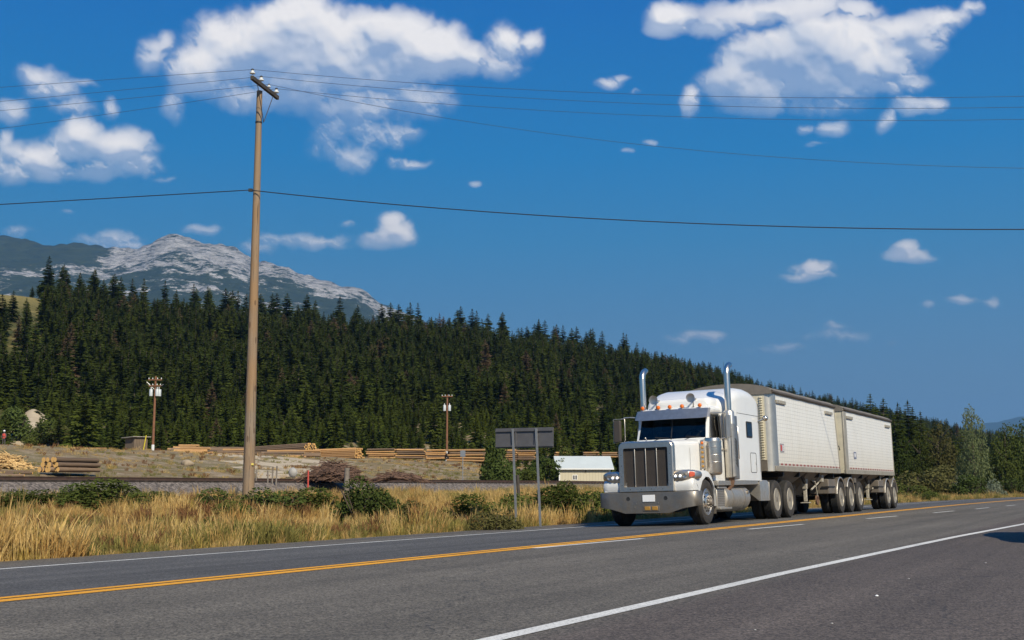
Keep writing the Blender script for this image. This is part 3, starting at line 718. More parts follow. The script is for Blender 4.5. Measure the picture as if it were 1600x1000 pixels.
# --- cab
CW = .93
mb = MB(); secs = []
def cabsec(z, x0, x1, w, r=.06):
    return [(x0, -w+r, z), (x0+r*.4, -w, z)] + [(x1, -w, z), (x1, w, z)] + [(x0+r*.4, w, z), (x0, w-r, z)]
mb.loft([cabsec(1.0, .80, 2.04, .98), cabsec(1.6, .82, 2.04, .98), cabsec(2.0, .84, 2.04, .95), cabsec(2.06, .86, 2.04, .93)], cap=True)
cab = obj('cab', mb, M['paint'], tr, smooth=40, bevel=.012)
# cab upper: pillars and roof
def ws_x(z, y): return .88+(z-2.06)*.34 - (abs(y)<.01)*0
mb = MB()
for s in (-1, 1):
    a = (s*.925); mb.loft([[(.86, a, 2.05), (.93, a*1.0, 2.05), (.93, s*.86, 2.05), (.84, s*.86, 2.05)], [(1.08, s*.90, 2.66), (1.15, s*.90, 2.66), (1.15, s*.83, 2.66), (1.06, s*.83, 2.66)]])
    mb.box(1.92, 2.04, min(s*.87, s*.93), max(s*.87, s*.93), 2.04, 2.68)
objs('cab_pillar', mb, M['paint'], cab, bevel=.008)
obj('windshield_divider', MB().loft([[(.80, -.012, 2.05), (.83, -.012, 2.05), (.83, .012, 2.05), (.80, .012, 2.05)], [(1.00, -.012, 2.64), (1.03, -.012, 2.64), (1.03, .012, 2.64), (1.00, .012, 2.64)]]), M['black'], cab)
for s in (-1, 1):
    mb = MB(); A = [(.845, s*.86, 2.07), (.805, s*.012, 2.07), (1.01, s*.012, 2.64), (1.065, s*.83, 2.64)]
    B = [(x+.008, y, z) for x, y, z in A]; mb.add(A+B, [(0,1,2,3),(7,6,5,4),(0,4,5,1),(1,5,6,2),(2,6,7,3),(3,7,4,0)])
    obj('windshield', mb, M['glass'], cab, smooth=0)
    mb = MB(); A = [(.97, s*.915, 2.07), (1.92, s*.915, 2.07), (1.92, s*.89, 2.62), (1.13, s*.89, 2.62)]
    B = [(x, y-s*.008, z) for x, y, z in A]; mb.add(A+B, [(0,1,2,3),(7,6,5,4),(0,4,5,1),(1,5,6,2),(2,6,7,3),(3,7,4,0)])
    obj('side_window', mb, M['glass'], cab, smooth=0)
    mb = MB(); mb.tube([(.92, s*.932, 2.05), (1.12, s*.905, 2.66)], .012, 6); mb.tube([(1.90, s*.935, 2.02), (1.90, s*.91, 2.66)], .010, 6)
    objs('window_trim', mb, M['alu'], cab)
    mb = MB(); y = s*.984
    for p in [((.90, 1.02), (.90, 1.98)), ((.90, 1.02), (1.88, 1.02)), ((1.88, 1.02), (1.88, 2.0))]:
        mb.tube([(p[0][0], y, p[0][1]), (p[1][0], y, p[1][1])], .006, 4)
    obj('door_seam', mb, M['darkgap'], cab, smooth=0)
    mb = MB(); mb.box(1.70, 1.82, min(y, y+s*.03), max(y, y+s*.03), 1.78, 1.81); obj('door_handle', mb, M['chrome'], cab, bevel=.006)
# interior
mb = MB(); mb.box(.93, 1.0, -.84, .84, 1.9, 2.06); obj('dashboard', mb, M['black'], cab, smooth=0)
mb = MB(); mb.box(2.045, 2.065, -.86, .86, 1.6, 2.7); obj('cab_back_wall', mb, M['darkgap'], cab, smooth=0)
for s in (-1, 1):
    mb = MB(); mb.box(1.65, 1.8, s*.45-.24, s*.45+.24, 1.6, 2.28); mb.box(1.68, 1.78, s*.45-.12, s*.45+.12, 2.3, 2.5)
    obj('seat', mb, mat('grey_seat', (.12, .12, .13), .8) if s < 0 else bpy.data.materials['grey_seat'], cab, bevel=.04)
mb = MB(); pts = [(1.12+.10*math.sin(a)*.5, -.45+.22*math.cos(a), 2.08+.2*math.sin(a)) for a in [2*PI*k/20 for k in range(21)]]; mb.tube(pts, .014, 6)
obj('steering_wheel', mb, M['black'], cab)
# roof of the cab, smooth shell
mb = MB(); secs = []
for x, wd, z0, z1, r in [(1.00, .83, 2.66, 2.74, .03), (1.06, .875, 2.655, 2.80, .06), (1.2, .91, 2.65, 2.845, .09), (1.5, .925, 2.65, 2.88, .12), (2.08, .93, 2.65, 2.90, .13)]:
    secs.append(rrect(wd, z0, z1, r, x, 5))
mb.loft(secs); obj('cab_roof', mb, M['paint'], cab, smooth=50)
# visor
mb = MB(); secs = []
for y, dx in [(-.97, .10), (-.93, .03), (-.8, 0), (-.4, -.03), (0, -.06), (.4, -.03), (.8, 0), (.93, .03), (.97, .10)]:
    secs.append([(.79+dx, y, 2.565-(.0 if abs(y) > .9 else .02)), (.985+dx*.7, y*.985, 2.795), (.995+dx*.7, y*.985, 2.795), (.80+dx, y, 2.56-(.0 if abs(y) > .9 else .02))])
mb.loft(secs); obj('sun_visor', mb, M['steel'], cab, smooth=25)
# roof marker lamps and horns
for i, y in enumerate([-.66, -.36, -.03, .30, .78]):
    y2 = [-.68, -.22, .10, .40, .82][i]
    mb = MB(); mb.loft([[(1.06+a, y2+b*math.cos(t), 2.87-.02*0+b*math.sin(t)) for t in [2*PI*k/14 for k in range(14)]] for a, b in [(0, .035), (.004, .048), (.02, .052), (.06, .045), (.13, .022), (.17, .004)]])
    lm = obj('marker_lamp', mb, M['chrome'], tr, smooth=50)
    mb = MB().lathe((1.06, y2, 2.87), 'x', [(.050, 0.012), (.046, -.012), (.028, -.026), (0, -.03)], 16); obj('lens', mb, M['amber'], lm, smooth=50)
for y in (-.47, .50):
    mb = MB().lathe((1.0, y, 3.06), 'x', [(.0, .01), (.095, .01), (.115, .0), (.108, .02), (.05, .05), (.022, .12), (.016, .45), (.016, .62), (0, .62)], 20)
    h = obj('air_horn', mb, M['steel'], tr, smooth=40)
    mb = MB(); mb.tube([(1.20, y, 2.82), (1.20, y, 3.05)], .012, 6); mb.box(1.16, 1.24, y-.03, y+.03, 2.82, 2.85); obj('horn_stand', mb, M['darkgap'], h)
# --- sleeper with raised roof
mb = MB(); secs = []
SW = 1.13
for x, z1, r, wd in [(1.38, 2.98, .10, .74), (1.40, 3.04, .14, .80), (1.48, 3.09, .17, .83), (1.75, 3.12, .18, .85), (2.1, 3.10, .18, .87)]:
    secs.append(rrect(wd, 2.80, z1, r, x, 6, True))
mb.loft(secs); obj('roof_fairing', mb, M['paint'], cab, smooth=50)
mb = MB(); secs = []
for x, z0, z1, r, wd in [(1.95, 2.5, 3.00, .2, .95), (2.05, 1.03, 3.08, .2, 1.02), (2.35, 1.03, 3.20, .22, 1.10), (2.7, 1.03, 3.34, .26, SW), (3.1, 1.03, 3.42, .28, SW), (3.7, 1.03, 3.44, .28, SW), (4.15, 1.03, 3.41, .28, SW), (4.42, 1.03, 3.34, .26, SW), (4.55, 1.03, 3.22, .22, SW), (4.60, 1.03, 3.02, .16, SW-.01)]:
    secs.append(rrect(wd, z0 if x > 2 else 2.5, z1, r, x, 7, True))
mb.loft(secs); slp = obj('sleeper', mb, M['paint'], tr, smooth=45)
mb = MB(); mb.box(2.07, 2.14, -1.0, 1.0, 1.03, 2.72); obj('sleeper_front_wall', mb, M['paint'], slp, bevel=.02)
for s in (-1, 1):
    y = s*(SW+.003)
    mb = MB(); mb.box(2.62, 4.58, min(y, y+s*.001), max(y, y+s*.001), 2.735, 2.745); mb.box(4.50, 4.508, min(y, y+s*.001), max(y, y+s*.001), 1.25, 2.73)
    obj('roof_seam', mb, M['darkgap'], slp, smooth=0)
    mb = MB(); sec = rrect(.26, 2.14, 2.56, .05, 0, 4); mb.loft([[(3.63+p[1], y-s*.02, p[2]) for p in sec], [(3.63+p[1], y+s*.010, p[2]) for p in sec]])
    wf = obj('sleeper_window', mb, M['black'], tr, smooth=30)
    mb = MB(); mb.box(3.42, 3.84, min(y+s*.011, y+s*.013), max(y+s*.011, y+s*.013), 2.18, 2.52); obj('pane', mb, M['glass'], wf, smooth=0)
    mb = MB(); sec = rrect(.26, 1.24, 1.75, .06, 0, 5); pts = [(3.90+p[1], y, p[2]) for p in sec]; mb.tube(pts+[pts[0]], .007, 5)
    ld = obj('luggage_door', mb, M['darkgap'], tr)
    obj('latch', MB().box(4.10, 4.15, min(y, y+s*.012), max(y, y+s*.012), 1.46, 1.52), M['chrome'], ld)
    mb = MB().loft([[(4.56, y-s*.02, 1.03), (4.64, y-s*.05, 1.03), (4.64, y-s*.05, 3.1), (4.56, y-s*.02, 3.1)], [(4.575, y+s*.004, 1.25), (4.645, y-s*.03, 1.25), (4.645, y-s*.03, 3.05), (4.575, y+s*.004, 3.05)]]); obj('rear_trim', mb, M['darkgap'], slp)
    mb = MB(); mb.tube([(4.45, y, 2.60), (4.62, y+s*.10, 2.66)], .018, 8); mb.ball((4.70, y+s*.14, 2.69), .08, .08, .075, 14, 10); obj('work_light', mb, M['chrome'], slp, smooth=50)
# --- deck skirts, tanks, steps, rear fairings, frame
for s in (-1, 1):
    mb = MB(); mb.prism([(.85, 1.02), (4.25, 1.02), (4.25, .93), (.85, .90)], s*1.125, s*.70); obj('side_skirt', mb, M['alu'], tr, bevel=.01)
    mb = MB(); mb.lathe((0, s*.80, .60), 'x', [(.01, 1.50), (.28, 1.50), (.325, 1.53), (.335, 1.58), (.335, 3.42), (.325, 3.47), (.28, 3.50), (.01, 3.50)], 36)
    tk = obj('fuel_tank', mb, M['alu'], tr, smooth=40)
    mb = MB()
    for x in (1.98, 2.95): mb.lathe((0, s*.80, .60), 'x', [(.337, x), (.343, x), (.343, x+.055), (.337, x+.055)], 36)
    objs('tank_strap', mb, M['steel'], tk)
    mb = MB().lathe((3.25, s*(.80+.30), .74), 'y', [(.045, 0), (.045, s*.05), (0, s*.05)], 12); obj('fuel_cap', mb, M['chrome'], tk)
    mb = MB(); mb.box(.86, 1.46, min(s*.62, s*1.08), max(s*.62, s*1.08), .34, .84); bb = obj('battery_box', mb, M['alu'], tr, bevel=.02)
    mb = MB(); mb.box(.86, 1.75, min(s*.9, s*1.16), max(s*.9, s*1.16), .33, .375); mb.box(.84, 1.48, min(s*1.08, s*1.13), max(s*1.08, s*1.13), .83, .87); objs('step', mb, M['alu'], bb, bevel=.008)
    mb = MB()
    for k in range(9): mb.box(.90, 1.42, min(s*1.08, s*1.088), max(s*1.08, s*1.088), .42+k*.042, .435+k*.042)
    obj('ribs', mb, M['dusty'], bb, smooth=0)
    # quarter fender ahead of the drive wheels
    mb = MB(); secs = []
    for x, z in [(4.25, .99), (4.6, 1.045), (4.98, 1.04), (5.10, 1.0)]: secs.append([(x, s*.55, z), (x, s*1.15, z), (x, s*1.17, z-.03), (x, s*1.17, .50), (x, s*1.13, .50), (x, s*.55, .97 if x < 5 else .95)])
    mb.loft(secs); obj('rear_fairing', mb, M['alu'], tr, smooth=35)
    obj('fairing_trim', MB().box(5.10, 5.135, min(s*.6, s*1.18), max(s*.6, s*1.18), .50, 1.0), M['steel'], tr, bevel=.01)
    mb = MB(); mb.box(-.6, 8.2, min(s*.38, s*.45), max(s*.38, s*.45), .62, .90); obj('chassis_rail', mb, M['black'], tr, smooth=0)
    # exhaust: shield, muffler, stack, elbow
    yc = s*1.13; xc = 1.93
    mb = MB(); mb.lathe((xc, yc, 0), 'z', [(.02, 1.10), (.135, 1.10), (.14, 1.12), (.14, 2.72), (.11, 2.76), (.02, 2.76)], 26); ex = obj('exhaust_muffler', mb, M['alu'], tr, smooth=40)
    mb = MB(); pts = [(xc, yc, 2.7), (xc, yc, 3.68), (xc+.015, yc, 3.76), (xc+.07, yc, 3.84), (xc+.16, yc-s*.0, 3.90), (xc+.26, yc, 3.93)]; mb.tube(pts, [.079]*4+[.078, .076], 20, cap=False)
    mb.tube([(p[0], p[1], p[2]) for p in pts[::-1]], [.072, .073]+[.074]*4, 20, cap=False)
    obj('exhaust_pipe', mb, M['chrome'], ex, smooth=50)
    mb = MB(); mb.tube([(xc, yc, 1.15), (xc, yc, 1.0), (xc+.02, yc+s*-.02, .92), (xc-.05, yc-s*.12, .80), (xc-.15, yc-s*.3, .72)], .07, 14); obj('elbow_pipe', mb, M['rust'], ex, smooth=50)
    # perforated heat shield: curved plate with slots
    mb = MB(); secs = []
    for k in range(11):
        a = R(-150+k*15) if s < 0 else R(150-k*15)
        cx, cy = xc-.0+.175*math.cos(a), yc+.175*math.sin(a); secs.append([(cx, cy, 1.12), (cx, cy, 2.42)])
    mb.loft(secs, closed=False); sh_ = obj('heat_shield', mb, M['steel'], ex, smooth=60)
    mb = MB()
    for k in range(9):
        z = 1.35+k*.075; a0, a1 = -120, -85
        pts = [(xc+.178*math.cos(R(a0+(a1-a0)*i/4)), yc+s*-1*.178*math.sin(R(a0+(a1-a0)*i/4)), z+.11*(4-i)/4) for i in range(5)]; mb.tube(pts, .009, 5)
    obj('shield_slots', mb, M['black'], ex)
    # tall grab handle on the side of the sleeper, chrome box behind the stack
    mb = MB(); mb.box(2.06, 2.62, min(s*.98, s*1.135), max(s*.98, s*1.135), 1.06, 2.66); obj('sleeper_corner_panel', mb, M['steel'], tr, bevel=.02)
    mb = MB(); mb.tube([(2.48, s*1.12, 1.55), (2.48, s*1.18, 1.57), (2.48, s*1.18, 2.38), (2.48, s*1.12, 2.40)], .014, 8); obj('grab_handle', mb, M['chrome'], tr, smooth=50)
    # air cleaner
    xa, ya = .84, s*1.03
    mb = MB(); mb.lathe((xa, ya, 0), 'z', [(.02, 1.15), (.15, 1.15), (.195, 1.18), (.21, 1.22), (.212, 1.80), (.219, 1.805), (.219, 1.835), (.212, 1.84), (.212, 1.93), (.219, 1.935), (.219, 1.965), (.21, 1.97), (.20, 2.03), (.18, 2.045), (.02, 2.045)], 32)
    for z in (1.45, 1.62): mb.lathe((xa, ya, 0), 'z', [(.2125, z), (.216, z+.005), (.216, z+.015), (.2125, z+.02)], 32)
    ac = obj('air_cleaner', mb, M['chrome'], tr, smooth=40)
    yl = ya-s*.15; mb = MB().box(xa-.335, xa-.30, yl-.055, yl+.055, 1.30, 1.98); lp = obj('light_panel', mb, M['steel'], tr, bevel=.01)
    for k in range(6):
        lamp_round(lp, 'amber_light', (xa-.335, yl, 1.36+k*.112), .034, -1, M['amber_dull'] if k < 5 else M['amber'], .03)
    # mirrors
    my = s*1.50 if s > 0 else -1.40; mx = 1.05; mw = 1.0 if s > 0 else .6
    mb = MB(); sec = rrect(.10*mw, 2.06, 2.60, .03, 0, 3); mb.loft([[(mx, my+p[1], p[2]) for p in sec], [(mx-.05, my+p[1]*.96, p[2]) for p in sec], [(mx-.075, my+p[1]*.75, p[2]*.985+.03) for p in sec]]); mi = obj('mirror', mb, M['mirrorback'] if s > 0 else M['alu'], tr, smooth=40)
    mb = MB(); mb.box(mx+.001, mx+.006, my-.085*mw, my+.085*mw, 2.09, 2.57); obj('mirror_glass', mb, M['chrome'], mi, smooth=0)
    mb = MB()
    mb.tube([(1.08, s*.92, 2.64), (1.04, s*1.15, 2.66), (1.03, s*1.32, 2.655), (1.03, s*1.30, 2.62), (1.03, s*1.30, 2.1), (1.03, s*1.33, 2.05), (1.0, s*1.2, 2.02), (.92, s*.94, 2.0)], .014, 8)
    mb.tube([(1.03, s*1.30, 2.64), (mx-.03, my-s*.02*0-s*.1*mw, 2.63)], .012, 6); mb.tube([(1.03, s*1.30, 2.03), (mx-.03, my-s*.1*mw, 2.04)], .012, 6)
    mb.tube([(mx-.03, my+s*.105*mw, 2.62), (mx-.03, my+s*.105*mw, 2.05)], .008, 6); mb.tube([(mx-.03, my-s*.1*mw, 2.63), (mx-.03, my+s*.105*mw, 2.63)], .008, 6); mb.tube([(mx-.03, my-s*.1*mw, 2.04), (mx-.03, my+s*.105*mw, 2.04)], .008, 6)
    objs('mirror_bracket', mb, M['alu'], mi, smooth=50)
# wipers
mb = MB()
for y0, y1 in ((-.35, -.75), (.45, .05)):
    mb.tube([(.80, y0, 2.03), (.815, (y0+y1)/2, 2.10), (.83, y1, 2.09)], .010, 5); mb.tube([(.815, (y0+y1)/2-.18, 2.085), (.835, (y0+y1)/2+.18, 2.115)], .012, 5)
objs('wiper', mb, M['black'], cab)
mb = MB(); mb.box(.80, .93, -.86, .86, 1.99, 2.065); obj('cowl', mb, M['paint'], cab, bevel=.02)
# axles, cross members, fifth wheel, mud flaps
mb = MB(); mb.tube([(0, -.9, .50), (0, .9, .50)], .06, 10); mb.box(-.3, .9, -.4, .4, .55, 1.0); mb.box(1.0, 4.3, -.45, .45, .5, .95)
for x in (5.71, 7.07): mb.tube([(x, -.9, .52), (x, .9, .52)], .09, 10); mb.ball((x, 0, .52), .22, .2, .2)
mb.box(5.3, 7.5, -.4, .4, .95, 1.12); mb.box(4.6, 8.0, -.48, .48, .58, .9)
obj('axles', mb, M['black'], tr)
for s in (-1, 1):
    wheel(tr, 0, s*1.115, s, dual=False, steer=True)
    for x in (5.71, 7.07): wheel(tr, x, s*1.21, s)
    obj('mud_flap', MB().box(7.72, 7.74, min(s*.55, s*1.2), max(s*.55, s*1.2), .2, .9), M['black'], tr)
    mb = MB(); mb.prism([(4.30, 1.02), (4.62, 1.24), (4.62, 1.02)], s*1.12, s*.9); obj('corner_bracket', mb, M['black'], tr)
mb = MB(); mb.tube([(2.4, -.92, 3.3), (2.4, -.92, 4.05)], [.006, .003], 5); obj('antenna', mb, M['black'], tr)

# ------------------------------------------------------------------ the two grain trailers
def trailer(label, u0, u1, axles, leg_u, front):
    t = thing('grain_trailer', label, 'trailer', group='grain trailers of the road train'); t.matrix_world = lorry_matrix(u0)
    L = u1-u0; W = 1.27; ZB, ZT = 1.30, 3.43
    rear_slope = .40 if front else 0.0
    def xr(z): return L-rear_slope*(z-ZB)/(ZT-ZB)
    # box: two side panels, front and rear wall
    for s in (-1, 1):
        mb = MB(); mb.prism([(.32, 1.44), (xr(1.44)-.03, 1.44), (xr(ZT)-.03, ZT), (.32, ZT)], s*(W-.03), s*W)
        sp = obj('side_panel', mb, M['panel'], t, smooth=0)
        obj('reflective_tape', MB().box(.40, L-.10, min(s*W, s*(W+.004)), max(s*W, s*(W+.004)), 1.458, 1.508), M['tape'], sp, smooth=0)
        obj('bottom_rail', MB().box(.0 if not front else .1, L+.02, min(s*(W-.08), s*(W+.015)), max(s*(W-.08), s*(W+.015)), 1.29, 1.435), M['rail'], t, bevel=.008)
        obj('top_rail', MB().box(.1, xr(ZT), min(s*(W-.08), s*(W+.012)), max(s*(W-.08), s*(W+.012)), ZT-.02, ZT+.06), M['rail'], t, bevel=.008)
        # front corner post
        if front:
            mb = MB(); secs = []
            for z in (1.29, ZT+.07):
                secs.append([(.40, s*W*1.006, z), (.22, s*W*1.008, z), (.10, s*(W-.03), z), (.03, s*(W-.10), z), (0.0, s*(W-.22), z), (.05, s*(W-.22), z), (.30, s*(W-.06), z), (.40, s*(W-.06), z)])
            mb.loft(secs); obj('corner_post', mb, M['alu'], t, smooth=50)
        else:
            mb = MB(); mb.box(-.01, .42, min(s*(W-.05), s*(W+.012)), max(s*(W-.05), s*(W+.012)), 1.29, ZT+.05); obj('corner_post', mb, M['rail'], t, bevel=.015)
        mb = MB(); mb.prism([(xr(1.30)-.07, 1.30), (xr(1.30)+.02, 1.30), (xr(ZT)+.02, ZT), (xr(ZT)-.07, ZT)], s*(W-.06), s*(W+.014)); obj('rear_post', mb, M['rail'], t, bevel=.006)
        # strip lights at both ends
        for a, b in ((.42, 1.35), (L-rear_slope-1.35, L-rear_slope-.42)):
            sl_ = obj('strip_light', MB().box(a, b, min(s*W, s*(W+.05)), max(s*W, s*(W+.05)), 3.17, 3.27), M['rail'], t, bevel=.01)
            mb = MB()
            for q in (.25, .5, .75): mb.box(a+(b-a)*q-.05, a+(b-a)*q+.05, min(s*(W+.05), s*(W+.056)), max(s*(W+.05), s*(W+.056)), 3.19, 3.25)
            objs('lamp', mb, M['legpaint'], sl_, smooth=0)
    ww = W-.2 if front else W-.052; mb = MB(); mb.box(.0, .03, -ww, ww, 1.32, ZT+.05)
    fw = obj('front_wall', mb, M['cream'], t, smooth=0)
    mb = MB()
    for s in (-1, 1):
        for k in range(26):
            z = 1.6+k*.068; mb.box(-.035, .0, s*(W-.30)-.045, s*(W-.30)+.045, z, z+.042)
    objs('scalloped_ladder_strip', mb, M['cream'], fw, bevel=.012)
    mb = MB(); mb.box(-.02, 0.0, -W+.2, W-.2, 1.30, 1.60); obj('nose_plate', mb, M['dusty'], fw, smooth=0)
    if not front:
        mb = MB()
        for s in (-1,):
            mb.tube([(-.04, s*.62, 1.55), (-.08, s*.62, 1.6), (-.08, s*.62, 2.6), (-.04, s*.62, 2.65)], .02, 6); mb.tube([(-.10, s*.70, 3.25), (-.42, s*.95, 2.55)], .022, 6)
            mb.tube([(-.10, s*.3, 2.30), (-.14, s*1.1, 2.22), (-.14, s*1.12, 2.08)], .022, 6); mb.tube([(-.10, s*.9, 2.68), (-.12, s*1.0, 2.70)], .02, 6)
        objs('catwalk_handle', mb, M['black'], fw)
        mb = MB().lathe((-.04, -.55, 3.0), 'x', [(.22, .04), (.20, -.12), (.14, -.2), (0, -.22)], 20); obj('nose_lamp_housing', mb, M['alu'], fw, smooth=50)
    mb = MB(); mb.prism([(xr(1.32)-.03, 1.32), (xr(1.32), 1.32), (xr(ZT), ZT), (xr(ZT)-.03, ZT)], -W+.06, W-.06); obj('rear_wall', mb, M['panel'] if front else M['cream'], t, smooth=0)
    # arched tarp and its roll along the side
    mb = MB(); secs = []
    for x in [0.0, .02]+[i*(L-rear_slope)/10 for i in range(1, 10)]+[L-rear_slope-.02, L-rear_slope]:
        sag = -.012*math.sin(x*2.3)
        secs.append([(x, W*math.cos(R(a)), ZT+.05+(.25+sag)*math.sin(R(a))**.8 if 0 < a < 180 else ZT+.05) for a in range(0, 181, 12)])
    mb.loft(secs, closed=True); tp = obj('tarp', mb, M['tarp'], t, smooth=50)
    mb = MB(); pts = [(x, -W-.02, ZT+.045-.010*abs(math.sin(x*1.9))) for x in [i*(L-rear_slope)/16 for i in range(17)]]; mb.tube(pts, .048, 10); obj('tarp_roll', mb, M['tarpdark'], tp, smooth=50)
    mb = MB(); secs = []
    for x in (-.03, .05): secs.append([(x, (W+.02)*math.cos(R(a)), ZT-.02+.34*max(0, math.sin(R(a)))**.8) for a in range(0, 181, 12)])
    mb.loft(secs); obj('tarp_bow', mb, M['tarp'], tp, smooth=40)
    # hopper bottoms and sub-frame
    mb = MB(); n = 2; seg = (L-2.2)/n; h0 = 1.1
    for k in range(n):
        a = h0+k*seg; c = a+seg/2; mb.loft([[(a, -W+.1, 1.30), (a+seg-.1, -W+.1, 1.30), (a+seg-.1, W-.1, 1.30), (a, W-.1, 1.30)], [(c-.4, -.4, .62), (c+.4, -.4, .62), (c+.4, .4, .62), (c-.4, .4, .62)]])
    obj('hoppers', mb, M['dusty'], t, smooth=0)
    mb = MB()
    for s in (-1, 1): mb.box(.3, L+(3.0 if front else 0), s*.48-.05, s*.48+.05, .98, 1.28)
    for x in (1.2, 3.0, L-2.5, L-.6): mb.box(x-.06, x+.06, -W+.1, W-.1, 1.15, 1.29)
    for x in axles: mb.tube([(x-u0, -.9, .52), (x-u0, .9, .52)], .08, 10); mb.box(x-u0-.5, x-u0+.5, -.5, -.4, .6, .8); mb.box(x-u0-.5, x-u0+.5, .4, .5, .6, .8)
    mb.tube([(leg_u-u0+.4, -.9, 1.2), (leg_u-u0+1.5, -.9, .8)], .04, 6); mb.tube([(leg_u-u0-.9, -1.0, 1.25), (leg_u-u0-.5, -1.0, 1.0)], .06, 6)
    obj('sub_frame', mb, M['black'], t, smooth=30)
    # landing legs
    for s in (-1, 1):
        lx = leg_u-u0; mb = MB()
        mb.loft([[(lx-.17, s*.88-.07, 1.29), (lx+.17, s*.88-.07, 1.29), (lx+.17, s*.88+.07, 1.29), (lx-.17, s*.88+.07, 1.29)], [(lx-.09, s*.88-.06, .80), (lx+.09, s*.88-.06, .80), (lx+.09, s*.88+.06, .80), (lx-.09, s*.88+.06, .80)]])
        mb.box(lx-.05, lx+.05, s*.88-.05, s*.88+.05, .42, .82)
        lg = obj('landing_leg', mb, M['legpaint'], t, bevel=.01)
        mb = MB(); mb.box(lx-.15, lx+.15, s*.88-.13, s*.88+.13, .37, .40); obj('foot', mb, M['legpaint'], lg, bevel=.01)
    mb = MB(); lx = leg_u-u0
    mb.tube([(lx+.5, -.98, 1.05), (lx+.75, -1.02, 1.03), (lx+.85, -1.02, .82), (lx+.95, -1.02, .58)], .022, 6); mb.tube([(lx+.3, -1.0, .78), (lx+1.2, -1.0, .98), (lx+1.5, -1.0, 1.08)], .03, 6)
    mb.box(lx+1.25, lx+1.5, -1.12, -.92, 1.02, 1.24); obj('crank_and_light', mb, M['legpaint'], t, bevel=.006)
    if front:
        mb = MB().lathe((lx+1.0, -1.0, .46), 'y', [(.10, -.02), (.16, -.02), (.16, .03), (.10, .03)], 18, closed=True); obj('hose_coil', mb, M['rust'], t)
    # fender panels over the first two axles
    a1, a2 = axles[0]-u0, axles[1]-u0
    for s in (-1, 1):
        prof = [(a1-1.55, .66), (a1-1.50, 1.10), (a1-.30, 1.16)] + [(a1+.58*math.cos(R(a)), .54+.62*math.sin(R(a))) for a in (75, 60, 45)]
        for cx in (a1, a2):
            pts = arc(cx, .54, .60, 172 if cx == a1 else 150, 8 if cx == a2 else 30, 14)
            mb = MB(); secs = []
            for x, z in pts:
                dx, dz = (x-cx)/.6, (z-.54)/.6; secs.append([(x, s*.58, z), (x, s*1.25, z), (x+dx*.035, s*1.25, z+dz*.035), (x+dx*.035, s*.58, z+dz*.035)])
            mb.loft(secs); f = obj('fender', mb, M['dusty'], t, smooth=40)
            mb = MB(); mb.tube([(x+(x-cx)/.6*.018, s*1.255, z+(z-.54)/.6*.018) for x, z in pts], .028, 8); obj('fender_lip', mb, M['alu'], f, smooth=50)
        mb = MB(); mb.box(a1-1.55, a1-.56, min(s*.6, s*1.22), max(s*.6, s*1.22), .64, 1.10); obj('fender_box', mb, M['dusty'], t, bevel=.02)
        mb = MB(); mb.box(a1-1.6, a1-.7, min(s*1.0, s*1.24), max(s*1.0, s*1.24), .84, .88); obj('step', mb, M['black'], t)
        mb = MB(); mb.box(a1+.70, a1+.78, min(s*1.1, s*1.24), max(s*1.1, s*1.24), .55, 1.1); obj('fender_stay', mb, M['dusty'], t)
        if not front: obj('mud_flap', MB().box(a2+.68, a2+.71, min(s*.6, s*1.24), max(s*.6, s*1.24), .2, 1.0), M['black'], t); obj('rear_leg', MB().box(L-.07, L+.02, min(s*1.1, s*1.25), max(s*1.1, s*1.25), .95, 1.3), M['rail'], t, bevel=.01)
        else: obj('fender_box', MB().box(a2+.95, a2+1.25, min(s*.7, s*1.2), max(s*.7, s*1.2), 1.0, 1.16), M['dusty'], t)
        for x in axles: wheel(t, x-u0, s*1.27, s)
    # builder's plate on the side: small framed sign
    px = .62 if front else 1.30
    pl = obj('side_plate', MB().box(px, px+.40, -W-.012, -W-.004, 1.82, 2.06), mat('plate_grey_%d' % front, (.30, .28, .30) if front else (.16, .18, .26), .5), t, smooth=0)
    mb = MB()
    if front:
        mb.box(px+.03, px+.17, -W-.016, -W-.012, 1.86, 2.02)
        obj('plate_mark', mb, M['redl'], pl, smooth=0); mb = MB()
        for k in range(3): mb.box(px+.20, px+.36, -W-.016, -W-.012, 1.87+k*.055, 1.895+k*.055)
    else:
        for k in range(3): mb.box(px+.08+.08*k, px+.12+.08*k, -W-.016, -W-.012, 1.87+.02*(k % 2), 2.01)
    obj('plate_mark', mb, M['plate'], pl, smooth=0)
    return t
trailer('front white grain trailer, hitched behind the semi truck, with three axles', 5.45, 13.42, (13.38, 14.87, 16.35), 10.15, True)
trailer('rear white grain trailer, last of the road train, with two axles', 14.35, 23.05, (21.55, 22.88), 19.55, False)

# ------------------------------------------------------------------ utility poles, wires, signs
def wood_b(t, col, tcn, p):
    v = t.n('ShaderNodeVectorMath', {0: tcn, 1: (9, 9, 0.35)}, operation='MULTIPLY').outputs[0]
    a = t.noise(v, 1.6, 6, 0.6); b = t.noise(tcn, 0.5, 3, 0.5); v2 = t.n('ShaderNodeVectorMath', {0: tcn, 1: (5, 5, 1.6)}, operation='MULTIPLY').outputs[0]
    kn = t.m('LESS_THAN', t.n('ShaderNodeTexVoronoi', {'Vector': v2, 'Scale': 0.9}).outputs[0], 0.17)
    c = t.mix(t.mr(a, .3, .7), (0.17, 0.115, 0.070), (0.31, 0.245, 0.18)); c = t.mix(t.mr(b, .4, .65), c, (0.30, 0.18, 0.085))
    c = t.mix(t.m('MULTIPLY', t.mr(a, .58, .64), 0.85), c, (0.09, 0.06, 0.04))
    return t.mix(t.m('MULTIPLY', kn, .7), c, (0.10, 0.055, 0.03))
M['polewood'] = mat('weathered_pole_wood', (.4, .3, .2), 0.85, bump=0.4, bscale=30, build=wood_b)
